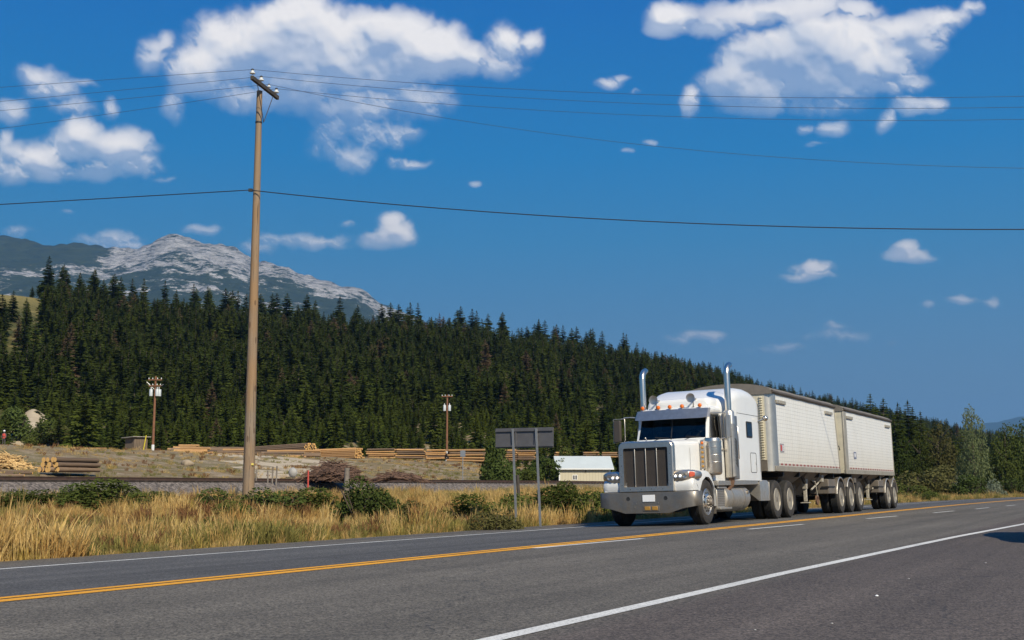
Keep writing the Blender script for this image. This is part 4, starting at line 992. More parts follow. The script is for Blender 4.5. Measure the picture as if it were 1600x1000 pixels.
M['redpole'] = mat('creosoted_red_wood', (0.20, 0.09, 0.045), 0.85, var=0.25, vscale=4)
M['darkwood'] = mat('dark_crossarm_wood', (0.060, 0.050, 0.040), 0.85, var=0.4, vscale=7)
M['porcelain'] = mat('porcelain', (0.70, 0.72, 0.72), 0.2)
M['wire'] = mat('grey_wire', (0.10, 0.10, 0.11), 0.5, metal=0.5)
M['cable'] = mat('black_cable', (0.02, 0.02, 0.022), 0.6)
M['signback'] = mat('bare_sign_back', (0.135, 0.130, 0.132), 0.55, metal=0.35, var=0.12, vscale=5)
M['galv'] = mat('galvanised_post', (0.36, 0.36, 0.35), 0.5, metal=0.6, var=0.15, vscale=6)
bx_, by_ = -8.15, 38.0; gz = zg1(bx_, by_)
pole = thing('utility_pole', 'tall weathered wooden utility pole with a dark crossarm standing in the roadside grass', 'utility pole', (bx_, by_, gz-.3))
PH = 13.50-gz+.3
mb = MB(); mb.tube([(-.01*k/12, 0, PH*k/12) for k in range(13)], [.190-.100*k/12 for k in range(13)], 22)
obj('pole_shaft', mb, M['polewood'], pole, smooth=60)
mb = MB()
random.seed(3)
for k in range(26):
    z = random.uniform(1.2, PH-1); a = random.uniform(-PI, 0); rr = .198-.065*z/PH; mb.ball((rr*math.cos(a), rr*math.sin(a), z), .022, .022, .03, 6, 4)
A0 = Vector((-8.36, 37.05, 13.62)); B0 = Vector((-7.93, 39.1, 13.62)); base = pole.location
arm_dir = (B0-A0).normalized(); arm_n = Vector((arm_dir.y, -arm_dir.x, 0))
off = arm_n*-.17 + Vector((0, 0, 0))
def armbox(p0, p1, w_, h_):
    u = arm_n*w_/2; mb = MB(); q = []
    for p in (p0, p1):
        q += [p-u+Vector((0,0,-h_/2)), p+u+Vector((0,0,-h_/2)), p+u+Vector((0,0,h_/2)), p-u+Vector((0,0,h_/2))]
    return mb.add(q, [(0,3,2,1),(4,5,6,7),(0,1,5,4),(1,2,6,5),(2,3,7,6),(3,0,4,7)])
obj('crossarm', armbox(A0-base-off*.9, B0-base-off*.9, .10, .13), M['darkwood'], pole, bevel=.008)
mb = MB(); pc = Vector((-.01, 0, PH-1.05))
for e in (-.62, .62): mb.tube([pc-off*1.0, Vector((0, 0, PH-.05))-off*1.1+arm_dir*e+Vector((0,0,.05))], .014, 6)
objs('arm_brace', mb, M['wire'], pole)
obj('metal_band', MB().lathe((-.01, 0, PH-1.05), 'z', [(.10, -.03), (.112, -.02), (.112, .02), (.10, .03)], 20), M['black'], pole)
INS = []
mid = (A0+B0)/2
for e, dz in ((-1.0, 0), (-.32, .02), (.30, .0), (.92, 0)):
    q = mid+arm_dir*e-off*.9+Vector((0, 0, .075)); big = e != .30
    k = 1.0 if big else .72; mb = MB()
    mb.lathe(q-base, 'z', [(.015, -.02), (.015, .06*k), (.085*k, .065*k), (.09*k, .10*k), (.05*k, .13*k), (.055*k, .16*k), (.02, .175*k), (.0, .18*k)], 14)
    o = obj('insulator', mb, M['porcelain'], pole, smooth=50)
    mb = MB().lathe(q-base, 'z', [(.045*k, .16*k), (.05*k, .20*k), (.03*k, .225*k), (0, .23*k)], 12); obj('insulator_cap', mb, M['black'], o, smooth=50)
    INS.append(q+Vector((0, 0, .2*k)))
wu = Vector((arm_n.x, arm_n.y, 0)).normalized()
if wu.x < 0: wu = -wu
def wire_s(P0, px, py):          # distance along the line and height where it crosses this direction
    d = pdir(px, py); # P0.xy + wu*s = d.xy*k
    det = wu.x*(-d.y)+d.x*wu.y
    s = (-P0.x*(-d.y)-d.x*(P0.y))/det*1.0
    s = ((-P0.x)*(-d.y)-(-d.x)*(-P0.y))/det
    k = (P0.x+wu.x*s)/d.x
    return s, CAM_H+d.z*k
def wire(P0, rr, yl, yr, m, label, name='power_line', cat='wire', grp='thin power lines on the crossarm insulators'):
    for sgn, px, py, L in ((-1, 0, yl, 60), (1, 1600, yr, 60)):
        pass
    pts = []
    for px, py, L in ((0, yl, -62), (1600, yr, 62)):
        s, z = wire_s(P0, px, py); b = (z-P0.z)/(s*s-L*s)
        q = [P0+wu*(L*k/40)+Vector((0, 0, b*((L*k/40)**2-L*(L*k/40)))) for k in range(41)]
        pts = (q[::-1][:-1]+pts) if L < 0 else pts+q
    mb = MB().tube(pts, rr, 5, cap=False)
    return tag(obj(name, mb, m, None, smooth=60), label, cat, grp)
wire(INS[0], .0065, 136.5, 150.5, M['wire'], 'topmost thin power line, tied to the leftmost insulator of the crossarm')
wire(INS[1], .0065, 158.6, 167.5, M['wire'], 'second thin power line down, tied to the insulator above the pole')
wire(INS[2], .0065, 173.0, 263.0, M['wire'], 'thin power line sagging lowest to the right, tied to the small insulator')
wire(INS[3], .0065, 201.0, 186.5, M['wire'], 'thin power line tied to the insulator at the right end of the crossarm')
PC = at(390, 297, 37.85); wire(PC, .016, 319.5, 358.5, M['cable'], 'thick black cable fixed halfway up the wooden utility pole', 'cable', 'cable', None)
mb = MB().box(PC.x-base.x-.03, PC.x-base.x+.1, -.2, -.12, PC.z-base.z-.05, PC.z-base.z+.04); obj('cable_clamp', mb, M['black'], pole)
mb = MB().box(.10, .17, -.16, -.11, at(394, 727, 38).z-base.z, at(394, 724, 38).z-base.z); obj('metal_tag', mb, mat('yellow_tag', (.75, .6, .15), .4), pole)

def cans_pole(px, ybase, ytop, Y, label, style):
    q = at(px, ybase, Y); g = zg1(q.x, q.y); z0 = min(g, q.z)-.2; top = at(px, ytop, Y).z
    t = thing('utility_pole', label, 'utility pole', (q.x, q.y, z0), group=None); H = top-z0
    obj('pole_shaft', MB().tube([(0, 0, 0), (.02, 0, H)], [.17, .12], 12), M['redpole'], t, smooth=60)
    mb = MB(); mb.lathe((0, 0, 0), 'z', [(.175, .1), (.185, .15), (.185, max(q.z-z0, 0)+1.0), (.17, max(q.z-z0, 0)+1.02)], 14); obj('white_base_wrap', mb, M['porcelain'], t)
    zc = H-(2.0 if style == 0 else 1.9)
    for s in ((-.36, .36) if style else (-.45, .30, .52)):
        r_ = .21
        mb = MB(); mb.lathe((s, -.15 if s != .52 else .1, zc), 'z', [(.02, -.45), (r_, -.45), (r_, .35), (r_*.8, .40), (.02, .42)], 16); c = obj('transformer_can', mb, mat('transformer_grey', (.46, .49, .50), .4) if 'transformer_grey' not in bpy.data.materials else bpy.data.materials['transformer_grey'], t, smooth=40)
        mb = MB(); mb.tube([(s, -.15, zc+.4), (s, -.15, zc+.65)], .05, 8); obj('bushing', mb, M['porcelain'], c)
    arms = [(H-.45, .85), (H-1.2, .75)] if style == 0 else [(H-.25, .8)]
    for z, hw in arms:
        obj('crossarm', MB().box(-hw, hw, -.22, -.12, z-.06, z+.06), M['redpole'], t)
        for e in (-.9, -.35, .35, .9):
            obj('insulator', MB().lathe((hw*e, -.17, z+.07), 'z', [(.02, 0), (.06, .05), (.07, .12), (.02, .2)], 8), M['porcelain'], t)
    if style == 0:
        mb = MB(); mb.tube([(-.1, -.1, H-1.6), (-1.05, -.1, H-.7)], .04, 6); mb.tube([(.1, -.1, H-1.5), (1.05, -.1, H-1.0)], .03, 6); objs('arm_brace', mb, M['galv'], t)
    return t
cans_pole(238.5, 708, 588, 150, 'reddish utility pole with grey transformers beside the small wooden shed', 0)
cans_pole(698, 716, 617, 178, 'reddish utility pole with two grey transformers in front of the stacked logs', 1)

def tube_thing(name, label, cat, px, yb, yt, Y, rr, m, lean=0.0, group=None):
    q = at(px, yb, Y); g = zg1(q.x, q.y); tz = at(px, yt, Y).z
    mb = MB().tube([(0, 0, 0), (lean*.5, 0, (tz-g)*.5), (lean, 0, tz-g+.15)], [rr, rr*.97, rr*.92], 10)
    o = obj(name, mb, m, None, smooth=50); o.location = (q.x, q.y, g-.15); return tag(o, label, cat, group)
M['yellow'] = mat('yellow_marker', (.62, .50, .03), .5); M['greywood'] = mat('grey_post_wood', (.20, .17, .14), .9, var=.3, vscale=5); M['redpaint'] = mat('red_marker', (.5, .07, .05), .5)
tube_thing('marker_pole', 'thin yellow marker pole leaning between the shed and the utility pole', 'marker', 223, 706, 680, 149, .07, M['yellow'], .35)
tube_thing('wooden_post', 'short weathered wooden post at the left of the tall roadside bush', 'post', 541, 760, 731, 44, .10, M['greywood'], .02)
tube_thing('wooden_post', 'short dark wooden post behind the road sign', 'post', 812, 762, 742, 47, .07, M['darkwood'], -.08)
tube_thing('marker_post', 'short red marker post in front of the brush pile', 'marker', 481.5, 748, 735, 70, .05, M['redpaint'])
for px, yt in ((425, 729), (431, 728), (400, 734), (419, 735)): tube_thing('fence_post', 'thin dark fence post standing by the railway near the grey boulder', 'post', px, 748, yt, 68, .045, M['greywood'], random.uniform(-.05, .05), group='fence posts by the railway')

# the back of the road sign
pB = at(845.5, 822, 31.0); sg = thing('road_sign', 'blank back of a wide metal road sign on two thin posts', 'road sign', (pB.x, pB.y, zg1(pB.x, pB.y)-.05))
bas = sg.location; zt1 = at(838, 668, 31).z-bas.z; zb1 = at(838, 699.5, 31).z-bas.z
for k, e in enumerate((0.0, .68)):
    q = N*e; gz = zg1(pB.x+q.x, pB.y+q.y)-.15-bas.z; L = -.115 if k == 0 else -.105
    mb = MB(); x0, y0 = q.x, q.y
    secs = []
    for z, lx in ((gz, 0), (zt1-.02, L)):
        c = Vector((x0+lx, y0, z)); secs.append([c+N*a+T*b for a, b in ((-.03, -.02), (.03, -.02), (.03, .0), (.012, .0), (.012, .03), (-.012, .03), (-.012, .0), (-.03, 0))])
    mb.loft(secs); obj('sign_post', mb, M['galv'], sg, smooth=0)
mb = MB(); q = []
def sp(e, z, b): c = N*e+T*b; return (c.x-.11, c.y, z)
def sbox(e0, e1, z0, z1, b0, b1):
    return MB().add([sp(e0,z0,b0), sp(e1,z0,b0), sp(e1,z0,b1), sp(e0,z0,b1), sp(e0,z1,b0), sp(e1,z1,b0), sp(e1,z1,b1), sp(e0,z1,b1)], [(0,3,2,1),(4,5,6,7),(0,1,5,4),(1,2,6,5),(2,3,7,6),(3,0,4,7)])
obj('sign_panel', sbox(-.46, 1.20, zb1, zt1, .035, .045), M['signback'], sg, bevel=.003)
for z in (zt1-.07, zb1+.05): obj('sign_rail', sbox(-.45, 1.19, z-.018, z+.018, .0, .034), M['signback'], sg, smooth=0)
for e in (.055, .60): obj('sign_stiffener', sbox(e-.02, e+.02, zb1+.02, zt1-.02, .012, .0345), M['galv'] if 0 else M['signback'], sg, smooth=0)
# small sign in the yard
q = at(723, 750, 95); ss = thing('small_sign', 'small grey square sign on a thin post in front of the log stacks', 'sign', (q.x, q.y, zg1(q.x, q.y)-.1))
zz = at(723, 705, 95).z-ss.location.z
obj('sign_post', MB().tube([(0, 0, 0), (0, 0, zz+.1)], .035, 8), M['galv'], ss); obj('sign_panel', MB().box(-.20, .20, -.05, -.04, zz-.42, zz+.05), mat('bluegrey_sign', (.16, .18, .21), .5), ss, bevel=.004)

# ------------------------------------------------------------------ the shed and the metal building
def plank_b(t, col, tcn, p):
    s = t.n('ShaderNodeSeparateXYZ', {0: tcn}); f = t.m('FRACT', t.m('MULTIPLY', t.m('ADD', s.outputs[0], s.outputs[1]), 5.5)); l = t.m('GREATER_THAN', f, .88)
    v = t.n('ShaderNodeVectorMath', {0: tcn, 1: (8, 8, .8)}, operation='MULTIPLY').outputs[0]; n = t.mr(t.noise(v, 1.2, 5), .3, .7, .6, 1.3)
    c = t.mix(1, col, t.n('ShaderNodeCombineXYZ', {0: n, 1: n, 2: n}), 'MULTIPLY'); return t.mix(t.m('MULTIPLY', l, .8), c, (.02, .015, .01))
M['planks'] = mat('old_planks', (.17, .125, .085), .9, build=plank_b)
M['shedroof'] = mat('pale_tin_roof', (.42, .38, .32), .5, var=.2)
q = at(195, 706, 150); g = zg1(q.x, q.y); shd = thing('shed', 'small weathered plank shed with a flat pale roof at the edge of the log yard', 'shed', (q.x, q.y, g-.3), R(-40)); h = at(195, 685, 150).z-g+.3
mb = MB(); W_ = 1.95; D_ = 1.85
obj('wall', MB().add([(0,0,0),(W_,0,0),(W_,D_,0),(0,D_,0),(0,0,h),(W_,0,h+.04),(W_,D_,h+.1),(0,D_,h-.05)], [(0,3,2,1),(4,5,6,7),(0,1,5,4),(1,2,6,5),(2,3,7,6),(3,0,4,7)]), M['planks'], shd, smooth=0)
obj('roof', MB().add([(-.35,-.35,h+.03),(W_+.3,-.35,h+.12),(W_+.3,D_+.3,h+.16),(-.35,D_+.3,h+.0),(-.35,-.35,h+.10),(W_+.3,-.35,h+.19),(W_+.3,D_+.3,h+.23),(-.35,D_+.3,h+.07)], [(0,3,2,1),(4,5,6,7),(0,1,5,4),(1,2,6,5),(2,3,7,6),(3,0,4,7)]), M['shedroof'], shd, smooth=0)
obj('door', MB().box(-.02, -.003, .45, 1.25, .1, h-.35), M['darkwood'], shd, smooth=0)

def siding_b(t, col, tcn, p):
    s = t.n('ShaderNodeSeparateXYZ', {0: tcn}); f = t.m('FRACT', t.m('MULTIPLY', t.m('ADD', s.outputs[0], s.outputs[1]), 3.3)); l = t.m('GREATER_THAN', f, .86)
    return t.mix(t.m('MULTIPLY', l, .35), col, (.25, .22, .15))
M['siding'] = mat('cream_metal_siding', (.52, .47, .34), .55, build=siding_b); M['metalroof'] = mat('white_metal_roof', (.52, .56, .54), .4, var=.05, vscale=.7)
M['trim'] = mat('white_trim', (.75, .75, .73), .5)
YB = 122; pL = at(874, 752, YB); g0 = min(zg1(pL.x, pL.y), .5)-.4; bd = thing('metal_building', 'low cream metal building with a white roof behind the railway', 'building', (pL.x, pL.y, g0), R(3))
ez = at(880, 731.5, YB).z-g0; Lb = (at(954, 750, YB).x-pL.x)*1.0; Db = 4.6; rz_ = ez+1.15
obj('wall', MB().add([(0,0,0),(Lb,0,0),(Lb,0,ez),(0,0,ez),(0,Db,0),(Lb,Db,0),(Lb,Db,ez),(0,Db,ez),(Lb,Db/2,rz_),(0,Db/2,rz_)], [(0,1,2,3),(5,4,7,6),(1,5,6,8,2),(4,0,3,9,7)]), M['siding'], bd, smooth=0)
for s in (0, 1):
    y0, y1 = (-.25, Db/2) if s == 0 else (Db+.25, Db/2); zz0 = ez-.12
    obj('roof', MB().add([(-.35, y0, zz0+.02), (Lb+.35, y0, zz0+.02), (Lb+.35, y1, rz_+.02), (-.35, y1, rz_+.02), (-.35, y0, zz0+.10), (Lb+.35, y0, zz0+.10), (Lb+.35, y1, rz_+.10), (-.35, y1, rz_+.10)], [(0,3,2,1),(4,5,6,7),(0,1,5,4),(1,2,6,5),(2,3,7,6),(3,0,4,7)]), M['metalroof'], bd, smooth=0)
obj('gutter', MB().box(-.35, Lb+.35, -.33, -.255, ez-.14, ez-.02), M['trim'], bd, smooth=0)
wx = at(898.5, 745, YB).x-pL.x; wz = at(898, 746, YB).z-g0
wf = obj('window', MB().box(wx-.24, wx+.24, -.03, -.004, wz-.26, wz+.26), M['trim'], bd, smooth=0)
for s in (-.11, .11): obj('pane', MB().box(wx+s-.075, wx+s+.075, -.036, -.0305, wz-.2, wz+.2), M['black'], wf, smooth=0)
for xx in (0.02, Lb-.02): obj('corner_trim', MB().box(xx-.06, xx+.06, -.02, -.003, 0, ez-.13), M['trim'], bd, smooth=0)
lz = ez-.32; obj('wall_lamp', MB().ball((wx+1.05, -.08, lz), .07, .07, .09, 8, 6), M['black'], bd)

# ------------------------------------------------------------------ logs
def bark_b(a, b):
    def f(t, col, tcn, p):
        rnd = t.n('ShaderNodeObjectInfo').outputs['Random']; v = t.n('ShaderNodeVectorMath', {0: tcn, 1: (.6, 5, 5)}, operation='MULTIPLY').outputs[0]
        n = t.noise(v, 2.2, 5, .65); c = t.mix(t.mr(n, .35, .65), a, b); k = t.mr(rnd, 0, 1, .6, 1.35)
        return t.mix(1, c, t.n('ShaderNodeCombineXYZ', {0: k, 1: k, 2: k}), 'MULTIPLY')
    return f
M['bark'] = mat('grey_brown_bark', (.2, .1, .1), .9, build=bark_b((.085, .055, .035), (.24, .16, .10)))
M['peeled'] = mat('peeled_orange_log', (.2, .1, .1), .8, build=bark_b((.25, .12, .04), (.52, .31, .13)))
M['cut'] = mat('cut_log_end', (.68, .40, .13), .8, var=.2, vscale=6)
_logs = {}
def log_mesh(kind):
    if kind in _logs: return _logs[kind]
    random.seed(kind[1]); L = 1.0; a = MB(); n = 9; secs = []
    for i in range(6):
        x = i/5; oy = random.uniform(-.06, .06); oz = random.uniform(-.05, .05); rr = 1-.12*x+random.uniform(-.04, .04)
        secs.append([(x, oy+rr*math.cos(2*PI*k/n), oz+rr*math.sin(2*PI*k/n)) for k in range(n)])
    a.loft(secs, cap=False); e = MB(); e.add(secs[0], [tuple(range(n))]); e.add(secs[-1], [tuple(range(n))])
    o = objm('log', [(a, M[kind[0]]), (e, M['cut'])], None, 45); me = o.data; bpy.data.objects.remove(o); _logs[kind] = me; return me
def log(p, ang, L, r_, kind, label, group, tilt=0):
    o = link('log', log_mesh((kind, random.Random(p[0]*7+p[2]*13+p[1]).randint(0, 4)))); o.location = p; o.rotation_euler = (random.uniform(0, 6), tilt, ang); o.rotation_mode = 'XYZ'
    o.rotation_euler = (0, tilt, ang); o.scale = (L, r_, r_); return tag(o, label, 'log', group)
def wallstack(x0, x1, ytop, ybot, Y, layers, label, group, rows=3, seed=1):
    rd = random.Random(seed); a = at(x0, ybot, Y); b = at(x1, ybot, Y); H = at(x0, ytop, Y).z-a.z; dz = H/layers; L = b.x-a.x; g = a.z
    for l in range(layers):
        for rI in range(rows):
            if l == layers-1 and rd.random() < .12: continue
            r_ = dz*.50*rd.uniform(.82, 1.02); e0 = rd.uniform(-.25, .25); e1 = rd.uniform(-.3, .2)
            lay = ('bottom' if l == 0 else 'top' if l == layers-1 else ['second', 'third', 'fourth', 'fifth'][l-1])
            log((a.x+e0, a.y+rI*dz*1.1+(l % 2)*.12+rd.uniform(-.06, .06), g+dz*(l+.5)), rd.uniform(-.015, .015), L-e0+e1, r_, 'peeled' if rd.random() < .62 else 'bark', lay+' layer '+label, group+', '+lay+' layer', rd.uniform(-.02, .02))
yd = 'log in the layered stack '
wallstack(573, 617, 701, 716.5, 165, 5, yd+'nearest the left end of the log wall', 'logs of the left end of the log wall', seed=1)
wallstack(618, 665, 701, 716.5, 165.5, 5, yd+'left of the reddish transformer pole', 'logs left of the transformer pole', seed=2)
wallstack(666, 699, 702, 718, 164, 5, yd+'crossed by the reddish transformer pole', 'logs behind the transformer pole', seed=3)
wallstack(700, 757, 702, 721, 163, 5, yd+'behind the small grey sign', 'logs behind the small sign', seed=4)
wallstack(789, 806, 702, 722, 150, 6, yd+'seen between the two road sign posts', 'logs between the sign posts', seed=5)
wallstack(807, 836, 703, 719, 152, 5, yd+'just left of the right road sign post', 'logs left of the right sign post', seed=6)
wallstack(868, 893, 706, 715, 175, 3, 'log in the low stack just above the roof of the metal building', 'logs above the building roof', rows=2, seed=7)
wallstack(913, 935, 706, 715, 175, 3, 'log in the low stack above the middle of the building roof', 'logs above the roof middle', rows=2, seed=8)
wallstack(942, 966, 706, 715, 172, 3, 'log in the low stack right beside the semi truck', 'logs beside the truck', rows=2, seed=9)
def pyramid(px, yb, Y, cols, rows, r_, L, ang, label, group, kind='bark', tilt=0, seed=1):
    rd = random.Random(seed); a = at(px, yb, Y); g = min(a.z, 99); ux, uy = math.cos(ang), math.sin(ang); vx, vy = -uy, ux
    for l in range(rows):
        for c in range(cols-l if rows > 1 else cols):
            o = (c-(cols-l-1)/2)*r_*2.05+rd.uniform(-.1, .1)*r_; z = g+r_+l*r_*1.72
            log((a.x-vx*o+rd.uniform(-.2, .2)*ux, a.y-vy*o+rd.uniform(-.2, .2)*uy, z), ang+rd.uniform(-.02, .02), L*rd.uniform(.92, 1.05), r_*rd.uniform(.8, 1.1), kind, label if cols != 6 else '%s log of the %s row of the small near log pile beside the railway' % (['leftmost', 'second', 'third', 'fourth', 'fifth', 'sixth'][c], ['bottom', 'middle', 'top'][l]), group, tilt)
pyramid(76, 738, 72, 6, 3, .165, 3.2, R(62), 'orange-ended log in the small near pile at the left by the railway', 'logs of the small near pile', 'bark', seed=2)
pyramid(486, 711, 158, 15, 7, .125, 11, R(158), 'thin log with a pale cut end in the long heap beyond the boulder', 'logs of the long heap beyond the boulder', 'bark', seed=3, tilt=.045)
pyramid(452, 716, 152, 8, 3, .14, 9, R(165), 'log in the low heap in front of the long one beyond the boulder', 'logs of the low heap', 'bark', seed=13)
pyramid(561, 716.5, 158, 12, 6, .13, 8, R(164), 'log with a pale cut end heaped against the left end of the log wall', 'logs against the log wall', 'peeled', seed=4, tilt=.03)
pyramid(519, 713, 165, 7, 4, .13, 6, R(165), 'log of the small dark heap between the two long heaps', 'logs between the long heaps', 'bark', seed=5)
for i, (x0, x1, yy, Y, k) in enumerate([(248, 392, 710, 150, 'bark'), (255, 330, 706, 154, 'bark'), (262, 318, 713, 140, 'peeled'), (300, 388, 706, 152, 'bark'), (330, 390, 712, 146, 'bark'), (262, 300, 702, 156, 'peeled'), (395, 470, 714, 146, 'bark'), (400, 500, 711, 148, 'bark')]):
    a = at(x0, yy, Y); b = at(x1, yy, Y)
    for j in range(4): log((a.x+j*.6, a.y+j*.4, max(a.z, zg1((a.x+b.x)/2, a.y)+.1)+(j % 3)*.24), R(random.uniform(-4, 4)), (b.x-a.x)*(1-.08*j), .17, k if (i+j) % 3 else 'peeled', 'long log lying low on the ground between the shed and the tall pole', 'long logs between the shed and the pole', random.uniform(-.01, .01))
for i in range(9):
    a = at(105+i*1.5, 705-(i % 3)*2.6, 150); log((a.x, a.y+i*.2, a.z), R(-18), 2.6, .15, 'peeled', 'pale log in the low heap at the edge of the forest left of the shed', 'pale logs left of the shed', .07)
for i in range(10):
    a = at(-60+i*9, 743-(i % 4)*2.0, 70+i*.8); log((a.x, a.y, a.z), R(random.uniform(-6, 6)), random.uniform(3, 4.5), .085, 'bark', 'brown log lying flat beside the railway at the left edge', 'brown logs flat beside the railway', 0.0)
for i in range(7):
    a = at(20+i*16, 701+(i % 2)*2, 155); log((a.x, a.y, a.z), R(random.uniform(-5, 5)), 4, .15, 'peeled' if i % 3 == 0 else 'bark', 'log lying in the thin row below the sandy bank', 'logs below the sandy bank', 0.0)

def sticks(name, label, cat, px0, px1, yb, yt, Y, n, m, rr=.035, ln=(1.2, 3.2), flat=.25, kind=None, seed=1):
    rd = random.Random(seed); a = at(px0, yb, Y); b = at(px1, yb, Y); H = at(px0, yt, Y).z-a.z; cx = (a.x+b.x)/2; hw = (b.x-a.x)/2; g = zg1(cx, Y); mb = MB()
    for i in range(n):
        u = rd.gauss(0, .45); u = max(-1, min(1, u)); v = rd.uniform(-1, 1)*1.6; z = (1-u*u)*H*rd.random()*math.exp(-v*v*.4)
        L = rd.uniform(*ln)/2; th = rd.gauss(0, .35); el_ = rd.gauss(0, flat)+(-u*.4)
        d = Vector((math.cos(th)*math.cos(el_), math.sin(th)*math.cos(el_), math.sin(el_)))*L; c = Vector((u*hw, v, z+.05+(a.z-g if a.z > g else 0)))
        mb.tube([c-d, c+d], [rr*rd.uniform(.6, 1.3)]*2, 5)
    o = obj(name, mb, m, None, smooth=50); o.location = (cx, Y, g); return tag(o, label, cat, kind=kind)
M['redstick'] = mat('reddish_brown_sticks', (.125, .072, .048), .9, var=.5, vscale=1.5); M['chips'] = mat('tan_slabs', (.50, .33, .14), .9, var=.4, vscale=1.2)
sticks('brush_pile', 'reddish brown brush pile behind the railway, left of the tall roadside bush', 'brush pile', 476, 566, 750, 722, 72, 900, M['redstick'], rr=.022, ln=(.5, 1.5), kind='stuff', seed=1)
sticks('brush_pile', 'low spread of reddish sticks behind the railway, right of the tall roadside bush', 'brush pile', 585, 660, 750, 740, 75, 420, M['redstick'], rr=.022, ln=(.6, 1.8), kind='stuff', flat=.1, seed=2)
sticks('slab_pile', 'tan heap of sawn slabs at the left edge behind the railway', 'wood pile', -38, 38, 732, 711, 80, 900, M['chips'], rr=.04, ln=(.6, 1.6), kind='stuff', seed=3)
def rock(px, yb, yt, wpx, Y, label, m, seed=1):
    q = at(px, yb, Y); g = q.z; H = (at(px, yt, Y).z-q.z); W_ = (at(px+wpx, yb, Y).x-q.x)/2; rd = random.Random(seed); mb = MB().ball((0, 0, 0), W_, W_*.8, H*.75, 14, 10)
    mb.v = [tuple(Vector(v)*(1+.16*math.sin(v[0]*5+seed)+.12*math.cos(v[1]*7+v[2]*6))) for v in mb.v]; o = obj('boulder', mb, m, None, smooth=30); o.location = (q.x, q.y, g+H*.25); return tag(o, label, 'rock')
M['stone'] = mat('grey_stone', (.34, .33, .31), .9, var=.25, vscale=3, bump=.5, bscale=6)
rock(457, 741, 731, 12, 90, 'large pale grey boulder on bare earth near the brush pile', M['stone'], 1)
rock(293, 727, 719, 22, 105, 'low tan boulder half buried right of the shed', mat('tan_stone', (.30, .24, .17), .95, var=.25, vscale=2), 2)
rock(176, 733, 727, 20, 95, 'dark flat rock in the dry field below the shed', mat('dark_stone', (.10, .085, .08), .95, var=.3, vscale=3), 3)
# dirt track across the yard
def sand_b(t, col, tcn, p):
    n = t.noise(tcn, .35, 6, .6); return t.mix(t.mr(n, .3, .7), (.38, .30, .20), (.50, .41, .28))
M['sand'] = mat('pale_dirt', (.4, .3, .2), .95, build=sand_b)
def patch(name, outline, m, z=.05, n=18):
    # outline: rows of (Y, x0 pixel, x1 pixel), laid on the ground
    mb = MB(); secs = []
    for Y, x0, x1 in outline:
        row = []
        for k in range(n+1):
            px = x0+(x1-x0)*k/n; X = (px-800)/FPX*Y*1.004; row.append((X, Y, zg1(X, Y)+z))
        secs.append(row)
    mb.loft(secs, closed=False); return tag(obj(name, mb, m, None, smooth=60), kind='structure')
patch('dirt_track', [(88, 408, 425), (94, 405, 455), (101, 395, 490), (108, 370, 510), (115, 350, 520), (122, 340, 530), (130, 330, 540), (138, 320, 560), (146, 300, 600)], M['sand'])

# ------------------------------------------------------------------ the air
hz_ = obj('haze', MB().box(-17000, 17000, -17000, 17000, -8, 1120), bpy.data.materials.new('haze_air'), None, smooth=0)
_m = hz_.data.materials[0]; _m.use_nodes = True; _t = NT(_m.node_tree); _m.node_tree.nodes.remove(_m.node_tree.nodes['Principled BSDF'])
_v = _t.n('ShaderNodeVolumePrincipled', {'Color': (0.28, 0.60, 0.98, 1), 'Density': 0.00007, 'Anisotropy': 0.2}); _m.node_tree.links.new(_v.outputs[0], _m.node_tree.nodes['Material Output'].inputs['Volume'])
tag(hz_, kind='stuff')

# ------------------------------------------------------------------ vegetation
def leafmat(name, a, b, rare=None, trans=0.25, rough=.7):
    m = bpy.data.materials.new(name); m.use_nodes = True; t = NT(m.node_tree); nt = m.node_tree; nt.nodes.remove(nt.nodes['Principled BSDF'])
    rnd = t.n('ShaderNodeObjectInfo').outputs['Random']; tcn = t.n('ShaderNodeTexCoord').outputs['Object']
    n = t.noise(tcn, 1.3, 3, .6); f = t.m('ADD', t.m('MULTIPLY', rnd, .7), t.m('MULTIPLY', t.mr(n, .3, .7), .3))
    c = t.mix(f, a, b)
    k = t.mr(t.m('FRACT', t.m('MULTIPLY', rnd, 37.7)), 0, 1, .72, 1.3); c = t.mix(1, c, t.n('ShaderNodeCombineXYZ', {0: k, 1: k, 2: k}), 'MULTIPLY')
    if rare: c = t.mix(t.m('GREATER_THAN', t.m('FRACT', t.m('MULTIPLY', rnd, 91.3)), rare[1]), c, rare[0])
    d = t.n('ShaderNodeBsdfDiffuse', {'Color': c, 'Roughness': .5}); tr_ = t.n('ShaderNodeBsdfTranslucent', {'Color': c})
    mx = t.n('ShaderNodeMixShader', {0: trans, 1: d.outputs[0], 2: tr_.outputs[0]}); nt.links.new(mx.outputs[0], nt.nodes['Material Output'].inputs['Surface']); return m
M['fir'] = leafmat('fir_needles', (.020, .032, .009), (.060, .073, .015), ((.11, .075, .045), .955), .12)
M['young'] = leafmat('young_fir_needles', (.032, .048, .010), (.084, .100, .018), None, .15)
M['barkfir'] = mat('fir_bark', (.10, .075, .055), .9, var=.3, vscale=3)
